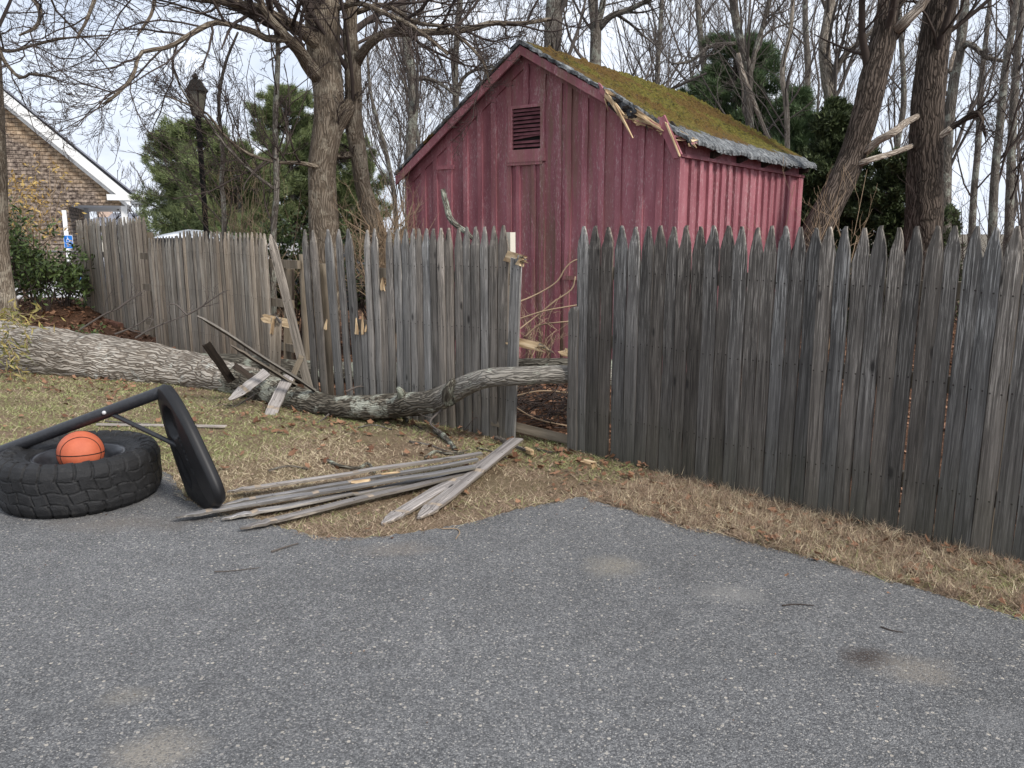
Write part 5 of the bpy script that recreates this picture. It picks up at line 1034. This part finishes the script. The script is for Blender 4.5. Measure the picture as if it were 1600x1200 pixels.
zb_ = wl_[2]; xr_ = hp_(188, 306)[0]
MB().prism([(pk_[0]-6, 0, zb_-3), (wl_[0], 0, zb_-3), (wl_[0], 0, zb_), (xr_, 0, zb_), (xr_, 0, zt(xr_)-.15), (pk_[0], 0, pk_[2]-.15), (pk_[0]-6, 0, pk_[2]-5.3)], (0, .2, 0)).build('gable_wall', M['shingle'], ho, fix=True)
MB().box((wl_[0]-.2, .2, zb_-3), (wl_[0], 9, zb_)).build('porch_wall', M['shingle'], ho)
MB().box((wl_[0]+.001, .2, zb_-.02), (e2[0]-.12, 9, zb_+.08)).build('porch_soffit', M['soffit'], ho)
def rk(x0, x1, d0, d1, y, t): return [(x0, y, zt(x0)-d0), (x1, y, zt(x1)-d0), (x1, y, zt(x1)-d1), (x0, y, zt(x0)-d1)], (0, t, 0)
xe = e2[0]
a_, b_ = rk(pk_[0], xe, -.02, .30, -.32, .05); MB().prism(a_, b_).build('rake_trim', M['white'], ho, fix=True)
a_, b_ = rk(pk_[0], xe-.1, .30, .42, -.10, .09); MB().prism(a_, b_).build('rake_trim', M['white'], ho, fix=True)
a_, b_ = rk(pk_[0], xe-.1, .26, .30, -.27, .26); MB().prism(a_, b_).build('rake_soffit', M['soffit'], ho, fix=True)
a_, b_ = rk(pk_[0], xe+.12, -.075, -.021, -.36, 9.4); MB().prism(a_, b_).build('roof', M['roofgrey'], ho, fix=True)
MB().prism([(pk_[0]-6.2, -.3, pk_[2]-5.3), (pk_[0], -.3, pk_[2]+.05), (pk_[0], -.3, pk_[2]), (pk_[0]-6.2, -.3, pk_[2]-5.4)], (0, 9.4, 0)).build('roof', M['roofgrey'], ho, fix=True)
g0 = hp_(168, 312)
MB().box((g0[0], -.36, g0[2]-.02), (e2[0]+.38, -.02, g0[2]+.14)).build('eave_return', M['white'], ho)
MB().box((e2[0]+.0, -.019, g0[2]+.0), (e2[0]+.38, 9, g0[2]+.12)).build('gutter', M['white'], ho)
for px, w, m_, dy in ((194, .16, 'white', .05), (135, .14, 'soffit', 3.2)):
    p = hp_(px, 330, dy); MB().box((p[0]-w/2, p[1]-w/2, zb_-3), (p[0]+w/2, p[1]+w/2, zb_-.021)).build('porch_post', M[m_], ho)
p = hp_(102, 350, -.12); MB().box((p[0]-.06, -.1, zb_-3), (p[0]+.05, -.005, zb_-.15)).build('downspout', M['white'], ho)
# small far cottage, its chimney, sign, van
cb = P(120, 357, 44); co_ = empty('far_cottage', (cb[0], cb[1], -.6), 'small cream cottage with grey roof seen under the porch', 'house'); CO = np.array(co_.location)
MB().box((-.65, 0, -.3), (4, 5, P(0, 369, 44)[2]+.6)).build('wall', M['offw'], co_)
z_ = P(0, 367, 44)[2]+.6; MB().prism([(-.8, -.3, z_), (4.2, -.3, z_), (2.6, 2.5, z_+1.15), (.3, 2.5, z_+1.15)], (0, .05, .05)).build('roof', M['roofgrey'], co_, fix=True)
MB().box((.15, 2., z_), (.75, 2.6, z_+1.5)).build('chimney', plain('pinkish_chimney', (.5, .36, .28), (.62, .47, .38), 5.), co_)
MB().prism([(-.4, -.31, z_-.95), (.6, -.31, z_-.05), (.6, -.31, z_-.35), (-.4, -.31, z_-1.25)], (0, .08, 0)).build('gable_trim', M['soffit'], co_, fix=True)
SY = 20.; sb = P(107, 378, SY); sg = empty('accessible_parking_sign', (sb[0], sb[1], 0), 'blue accessible parking sign with white wheelchair symbol on a post', 'sign')
zc = sb[2]; MB().box((-.02, .0, 0), (.02, .04, zc+.12)).build('post', M['soffit'], sg)
def rrect(w, h, r, y, z, t): 
    pts = []
    for cx, cz, a0 in ((w/2-r, h/2-r, 0), (-w/2+r, h/2-r, 90), (-w/2+r, -h/2+r, 180), (w/2-r, -h/2+r, 270)):
        for k in range(5): a = math.radians(a0+k*22.5); pts.append((cx+r*math.cos(a), y, z+cz+r*math.sin(a)))
    return pts, (0, t, 0)
M['signblue'] = plain('sign_blue', (.012, .16, .55), (.016, .18, .60), 4., .4); M['signwhite'] = plain('sign_white', (.75, .78, .8), (.8, .82, .85), 4., .4)
a_, b_ = rrect(.205, .305, .02, -.004, zc, .003); mb = MB().prism(a_, b_); pan = mb.build('panel', M['signblue'], sg, fix=True)
a_, b_ = rrect(.225, .325, .025, -.0008, zc, .0006); MB().prism(a_, b_).build('panel_border', M['signwhite'], pan, fix=True)
def pl(pts, r): c = np.array([(x, -.006, zc+z) for x, z in pts], float); tubes(sy, c[None], np.full((1, len(c)), r), 6)
sy = MB(); t = np.linspace(math.radians(130), math.radians(345), 14); pl([(-.004+.042*math.cos(a), .035+.042*math.sin(a)) for a in t], .006)
pl([(-.012, .098), (-.008, .055), (.025, .052)], .009); pl([(.025, .052), (.045, .012), (.062, .018)], .007); pl([(-.009, .078), (.022, .076)], .005)
lathe(sy, [(.001, .003), (.011, .002), (.012, 0), (.011, -.002)], 12, M_=Matrix.Translation((-.012, -.006, zc+.115)) @ Matrix.Rotation(math.pi/2, 4, 'X')); sy.build('wheelchair_symbol', M['signwhite'], pan)
mb = MB()
for z_, w in ((-.035, .14), (-.062, .09), (-.10, .10)): mb.box((-w/2, -.0065, zc+z_-.004), (w/2, -.0042, zc+z_+.004))
mb.build('lettering', M['signwhite'], pan)
# white van roof over the left fence
M['vwhite'] = plain('white_car_paint', (.70, .74, .80), (.76, .80, .86), 2., .25, .6); M['glassd'] = plain('dark_car_glass', (.01, .012, .015), (.02, .022, .028), 2., .1, .6)
vb = P(262, 357, 14.6); va = empty('parked_car', (vb[0]+.2, vb[1]+.4, 0), 'white car parked behind the left fence, only its roof showing', 'car', rz=.06); zt_ = P(262, 359, 14.6)[2]
sec = [(-2.1, .35, .7), (-2.15, .55, .95), (-1.2, .62, 1.02), (-.75, 1.38, .8), (0, 1.47, .78), (1.1, 1.42, .78), (1.75, 1.05, .85), (2.2, .95, .9), (2.3, .5, .85)]
def carshell(z_lo, pts, w): 
    mb = MB(); n = len(pts); V = []
    for x, z, hw_ in pts:
        for s_ in (-1, -.8, 0, .8, 1): V.append((x, s_*hw_*w, z_lo+(z-z_lo)*(1-.10*s_*s_)+.0))
    for x, z, hw_ in pts:
        for s_ in (-1, 1): V.append((x, s_*hw_*w*1.05, .3))
    q = [(i*5+j, i*5+j+1, i*5+j+6, i*5+j+5) for i in range(n-1) for j in range(4)]; b5 = n*5
    q += [(i*5, i*5+5, b5+(i+1)*2, b5+i*2) for i in range(n-1)]+[(i*5+4, b5+i*2+1, b5+(i+1)*2+1, i*5+9) for i in range(n-1)]
    mb.add(V, q, ng=[[0, 1, 2, 3, 4, b5+1, b5], [(n-1)*5+j for j in (4, 3, 2, 1, 0)]+[b5+2*(n-1), b5+2*(n-1)+1]]); return mb
k_ = zt_/1.47
sec2 = []
for i in range(len(sec)-1):
    for t in (0, .5): sec2.append(tuple(sec[i][j]*(1-t)+sec[i+1][j]*t for j in range(3)))
sec2.append(sec[-1]); sec2 = [(x*.62, z*k_*1.005, w_) for x, z, w_ in sec2]
bo = carshell(.3, sec2, 1.).build('body', M['vwhite'], va, True, fix=True)
for s_ in (-1, 1):
    MB().prism([(-.45, s_*.83, 1.0*k_), (-.40, s_*.80, 1.33*k_), (.62, s_*.80, 1.33*k_), (.85, s_*.86, 1.0*k_)], (0, s_*.04, 0)).build('side_window', M['glassd'], va, fix=True)
    for x in (-.85, .9): lathe(MB(), [(.01, -.1), (.3, -.1), (.33, -.07), (.33, .07), (.3, .1), (.01, .1)], 28, M_=Matrix.Translation((x, s_*.82, .33)) @ Matrix.Rotation(math.pi/2, 4, 'X')).build('wheel', M['rubber'], va)
# dark car glimpsed between saplings and trunk
db = P(448, 357, 14.8); dc = empty('parked_car', (db[0], db[1]+.9, 0), 'black car glimpsed through the break in the fence', 'car', rz=.03)
zt2 = P(448, 369, 14.8)[2]; k2 = zt2/1.47; sec3 = [(x, z*k2/k_, w_) for x, z, w_ in sec2]
M['vblack'] = plain('black_car_paint', (.006, .006, .007), (.01, .01, .012), 2., .2, .6)
carshell(.3, sec3, 1.).build('body', M['vblack'], dc, True, fix=True)
for s_ in (-1, 1):
    MB().prism([(-.45, s_*.83, 1.0*k2), (-.40, s_*.80, 1.33*k2), (.62, s_*.80, 1.33*k2), (.85, s_*.86, 1.0*k2)], (0, s_*.04, 0)).build('side_window', M['lot'], dc, fix=True)  # light through the windows painted as pale opaque panes
    for x in (-.85, .9): lathe(MB(), [(.01, -.1), (.3, -.1), (.33, -.07), (.33, .07), (.3, .1), (.01, .1)], 28, M_=Matrix.Translation((x, s_*.82, .33)) @ Matrix.Rotation(math.pi/2, 4, 'X')).build('wheel', M['rubber'], dc)
# chain link fence behind the bushes
cl0 = P(-30, 430, 15.6); cl1 = P(150, 430, 15.2); cf_o = empty('chain_link_fence', (cl0[0], cl0[1], 0), 'low grey chain link fence behind the dark bushes', 'fence', rz=math.atan2(cl1[1]-cl0[1], cl1[0]-cl0[0])); LL = float(np.linalg.norm(cl1[:2]-cl0[:2]))
mb = MB(); st = .09; nw = int(LL/st); hh = 1.05; Pw = []
for i in range(nw):
    for s_ in (1, -1):
        x0 = i*st; Pw.append([(x0+(s_*(z if s_ > 0 else z)), .004*s_, z+.02) for z in (0, .35, .7, 1.03)])
Pw = np.array(Pw, float); tubes(mb, Pw, np.full((len(Pw), 4), .0035), 4); M['galv'] = plain('dull_galvanised_wire', (.10, .10, .10), (.2, .2, .2), 9., .5, .5); mb.build('wire_mesh', M['galv'], cf_o)
mb = MB(); tubes(mb, np.array([[(0, 0, hh+.02), (LL/2, 0, hh+.02), (LL, 0, hh+.02)]]), np.full((1, 3), .02), 8); mb.build('top_rail', M['galv'], cf_o, True)
for x in (0, LL/2, LL): mb = MB(); tubes(mb, np.array([[(x, .03, -.1), (x, .03, .5), (x, .03, hh+.06)]]), np.full((1, 3), .025), 8); mb.build('post', M['galv'], cf_o, True)
bp_ = G(118, 437); tag(MB().box((bp_[0]-1.6, bp_[1]-1.2, .034), (bp_[0]+1.4, bp_[1]+1.4, .038)).build('painted_bay', M['bluep']), kind='structure')
# power lines under the porch / sky
# brick edging under the end of the tall fence
be = empty('brick_edging', G(160, 508), 'short run of brown red edging blocks under the tall fence', 'edging'); be.rotation_euler = (0, 0, -.86)
M['brick'] = plain('brown_red_block', (.16, .07, .045), (.30, .15, .10), 12.)
for i in range(4): MB().box((.22*i, 0, -.04), (.22*i+.21, .12, .10)).build('block', M['brick'], be)

# ------------------------------------------------------------------ grass, needles and leaves
def in_view(x, y): return np.abs(x/np.maximum(y, .1)) < .70
rng = np.random.default_rng(77)
def fence_side(x, y, A_, B_):
    d = B_-A_; return (x-A_[0])*d[1]-(y-A_[1])*d[0]           # >0 in front (towards the camera)
def lawn_mask(x, y):
    m = (y > edge_y(x)-.012-.05*np.abs(np.sin(x*17+np.sin(x*41)))**3*np.abs(np.sin(x*5.3))) & in_view(x, y)
    r = fence_side(x, y, A, B) > -.04*4; l = fence_side(x, y, A2, B2) > -.3
    m &= np.where(x > .45, r, np.where(x > -1.8, l, y < np.interp(x, [-9, -6, -4, -1.8], [8.9, 8.9, 8.6, 7.1]))); return m
def vnoise(x, y, s, ph=0.):
    return (np.sin(x*s+1.7*np.sin(y*s*.8+ph))+np.sin(y*s*1.3+1.3*np.sin(x*s*.7-ph))+np.sin((x+y)*s*.6+ph))/3
N = 900000
x = rng.uniform(-6.5, 4., N); y = rng.uniform(2.6, 9., N); k = lawn_mask(x, y) & (rng.random(N) < np.clip(14/(y*y), .22, 1)*np.clip(.95+.9*vnoise(x, y, 9., 5.)+.5*vnoise(x, y, 3.1, 2.), .25, 1)); x, y = x[k], y[k]; N = len(x)
verge = (x > .3)*(1.)*np.clip((5.6-y)/1., 0, 1)
tuft = vnoise(x, y, 21, 2.)*.5+.5
Hh = (.014+.021*rng.random(N))*(1+.2*tuft)+verge*tuft*.022*rng.random(N)
lean = rng.normal(size=(N, 2)); lean = lean/np.linalg.norm(lean, axis=1)[:, None]*(Hh*rng.uniform(.8, 2.4, N))[:, None]
wd = .0009+.0013*rng.random(N); wd *= np.clip(y/4, 1, 2.); an = rng.uniform(0, 2*np.pi, N); sx, sy_ = np.cos(an)*wd, np.sin(an)*wd; z = np.maximum(hgt(x, y), np.where(y < edge_y(x), .004, -1))-.004
V = np.stack((np.stack((x-sx, y-sy_, z), -1), np.stack((x+sx, y+sy_, z), -1), np.stack((x+lean[:, 0]+sx*.2, y+lean[:, 1], z+Hh*.8), -1)), 1).reshape(-1, 3)
gr_ = np.clip(.66+.5*np.exp(-((x+3.3)/1.6)**2-((y-6.2)/1.6)**2)+.75*vnoise(x, y, 1.9, .6)+.3*vnoise(x, y, 6., 1.)-.25*np.clip((x+1.8)/1.2, -.9, 1.6)-.2*np.clip((5.0-y)/.8, 0, 1), .03, .82)
u = rng.random(N); br_ = np.clip(.25+.30*vnoise(x, y, 2.6, 3.)+.55*np.clip((x+1.6)/1.5, 0, 1)+.3*vnoise(x, y, 11., 1.), .05, .88); mi = np.where(u < gr_, 1, np.where(rng.random(N) < br_, 2, 0))
mb = MB(); mb.add(V, T=np.arange(3*N).reshape(-1, 3), m=mi); tag(mb.build('grass', [M['grass_tan'], M['grass_green'], M['grass_brown']]), 'patchy dry grass of the lawn and verge', 'grass', kind='stuff')
# straggling clumps of long dead grass on the verge
n = 1100; t = rng.random(n); L0_, L1_ = G(960, 770), G(1640, 930); cpt = L0_[None]+(L1_-L0_)[None]*t[:, None]; off = rng.uniform(-.30, .48, n); nrm2 = np.array([-.73, -.68, 0]); cpt = cpt-nrm2*off[:, None]
okk = lawn_mask(cpt[:, 0], cpt[:, 1]); cpt = cpt[okk]; cpt[:, 2] = hgt(cpt[:, 0], cpt[:, 1])-.003
D0 = np.tile(np.array([[0, 0, .55]]), (len(cpt), 1)); V = needles(rng, cpt, D0, 46, .07, .0026, 1.1); V[:, 2] = np.maximum(V[:, 2], 0.)
mb = MB(); mb.add(V, T=np.arange(len(V)).reshape(-1, 3), m=(rng.random(len(cpt)*46) < np.repeat(np.clip(.8+.3*rng.normal(size=len(cpt)), .3, .98), 46)).astype(int)); tag(mb.build('grass_clumps', [M['grass_tan'], M['grass_brown']]), 'long dead grass clumps of the verge along the right fence', 'grass', kind='stuff')
def litter(n, fx, fy, mask, sz, seed, name, label, mats, zoff=.004, tilt=.35, asp=.6):
    rng = np.random.default_rng(seed); x = rng.uniform(*fx, n); y = rng.uniform(*fy, n); k = mask(x, y, rng); x, y = x[k], y[k]; n = len(x); s_ = sz*rng.uniform(.5, 1.2, n)
    a = rng.uniform(0, 2*np.pi, n); u = np.stack((np.cos(a), np.sin(a), rng.normal(size=n)*tilt), -1); v = np.stack((-np.sin(a), np.cos(a), rng.normal(size=n)*tilt), -1)
    c = np.stack((x, y, hgt(x, y)+zoff+rng.random(n)*.012), -1); S_ = s_[:, None]; cu = np.array([0, 0, 1])*(s_*rng.uniform(.1, .4, n))[:, None]
    pts = []; M_ = 10
    for j in range(M_):
        an = j*2*np.pi/M_; rr_ = (1. if j % 2 == 0 else .62)*(.8+.4*rng.random(n)); pts.append(c+u*S_*(math.cos(an)*rr_)[:, None]+v*S_*asp*(math.sin(an)*rr_)[:, None]+cu*abs(math.cos(an)))
    V = np.stack([c]+pts, 1); V[..., 2] = np.maximum(V[..., 2], c[:, None, 2]-.006); idx = np.arange(n*(M_+1)).reshape(n, M_+1)
    T_ = np.concatenate([np.stack((idx[:, 0], idx[:, 1+j], idx[:, 1+(j+1) % M_]), -1) for j in range(M_)]); mb = MB(); mb.add(V.reshape(-1, 3), T=T_)
    return tag(mb.build(name, mats), label, 'leaves', kind='stuff')
behind = lambda x, y: (y > np.interp(x, [-9, -6, -4, -1.8, 0, .45, 3], [9.2, 9.4, 8.8, 7.1, 5.7, 5.4, 3.2])) & (np.abs(x/np.maximum(y, .1)) < 1.) & ((x < .4) | ((x-.46)*.73+(y-5.3)*.7 > .1))
litter(20000, (-9, 8), (1.5, 14.5), lambda x, y, r: behind(x, y) & ~lawn_mask(x, y), .05, 1, 'leaf_litter', 'brown leaf litter lying behind the fences', M['leaf'])
litter(5500, (-6, 4), (2.8, 9.), lambda x, y, r: lawn_mask(x, y) & (r.random(len(x)) < np.where(np.abs(y-np.interp(x, [-6, -4, -2.4, -1, 0, .8], [8.2, 7.5, 6.6, 5.7, 5.3, 5.])) < .45, .75, .10)), .036, 2, 'fallen_leaves', 'dead oak leaves scattered over the lawn below the fallen trunk', M['leaf'], .012)
litter(260, (-2.2, 3.2), (2., 4.6), lambda x, y, r: (y < edge_y(x)) & (edge_y(x)-y < .9*r.random(len(x))**3), .012, 3, 'leaf_crumbs', 'tiny leaf crumbs along the asphalt edge', M['leaf'], .010)
litter(6000, (-5, 3.6), (2.6, 8.6), lambda x, y, r: lawn_mask(x, y), .012, 8, 'lawn_thatch', 'small brown crumbs of thatch and leaf matted into the lawn', M['grass_brown'], .004)
litter(420, (-3.5, 4), (1.6, 4.8), lambda x, y, r: (y < edge_y(x)-.02) & in_view(x, y), .0055, 6, 'driveway_grit', 'tiny leaf crumbs and grit loose on the asphalt', M['leaf'], .009)
litter(900, (.2, 3.4), (2.8, 5.4), lambda x, y, r: lawn_mask(x, y), .026, 7, 'verge_leaves', 'curled dead leaves in the verge grass', M['leaf'], .02)

# torn fibres at the breaks: short tapered splinters of their own
rr = random.Random(44)
def shards(parent, conv, px, py, Y, n, ln, dpx, dpy, m=('raw',), sp=6.):
    for i in range(n):
        a = P(px+rr.uniform(-sp, sp), py+rr.uniform(-sp, sp)*.6, Y+rr.uniform(-.01, .01)); L = ln*rr.uniform(.5, 1.2)
        b = P(px+rr.uniform(-sp, sp)+dpx*L, py+rr.uniform(-sp, sp)+dpy*L, Y+rr.uniform(-.05, .03))
        seg_obj('splinter', conv(a), conv(b), rr.uniform(.012, .03), rr.uniform(.004, .01), M[rr.choice(m)], parent, (rr.uniform(-.4, .4), -1, rr.uniform(-.2, .4)), .006, rr.random()*9, 4, .12)
c2 = lambda p: loc2(p); cs = lambda p: IS @ Vector(p); mm = ('raw', 'raw', 'post', 'wood_fallen')
shards(fm, c2, 812, 404, 5.47, 9, 10, 1, .3, mm, 5); shards(fm, c2, 845, 541, 5.53, 9, 14, 1, .4, mm, 5)
shards(fm, c2, 556, 521, 7.0, 4, 18, .05, -1, mm, 4); shards(fm, c2, 566, 518, 6.95, 4, 18, .05, -1, mm, 4); shards(fm, c2, 598, 452, 6.7, 4, 14, .1, -1, mm, 4)
for px, py, n, L, dx_, dy_ in ((952, 156, 6, 14, .6, 1), (975, 181, 8, 16, 1, .4), (1000, 190, 8, 16, 1, .5), (1030, 205, 8, 14, .8, .6), (1058, 216, 8, 12, 1, .5), (1076, 222, 6, 10, 1, .6)):
    Yq = (MS @ sf(px, py, -.14)).y; shards(shed, cs, px, py, Yq, n, L, dx_, dy_, ('raw', 'raw', 'raw', 'red', 'wood_dark'), 9)
cg = lambda p: Vector(p)-gp.location
shards(gp, cg, 437, 503, 7.57, 5, 10, .1, -1, mm, 6)

for nm_, pts, r in (('grey forked stick lying across the lawn edge by the fence foot', [(640, 690), (670, 695), (700, 705), (735, 704)], .008), ('short dark stick below the mossy limb', [(560, 668), (585, 664), (612, 671)], .007), ('pale bent stick at the right end of the fanned pickets', [(745, 700), (770, 706), (792, 716)], .007),
                    ('thin stick lying in the gap near the bottom rail', [(835, 700), (860, 706), (893, 703)], .006), ('brown stick on the lawn left of the fanned pickets', [(420, 735), (450, 728), (482, 733)], .006)):
    stick('fallen_branch', pts, r, nm_, 'bark_grey', 'branch')
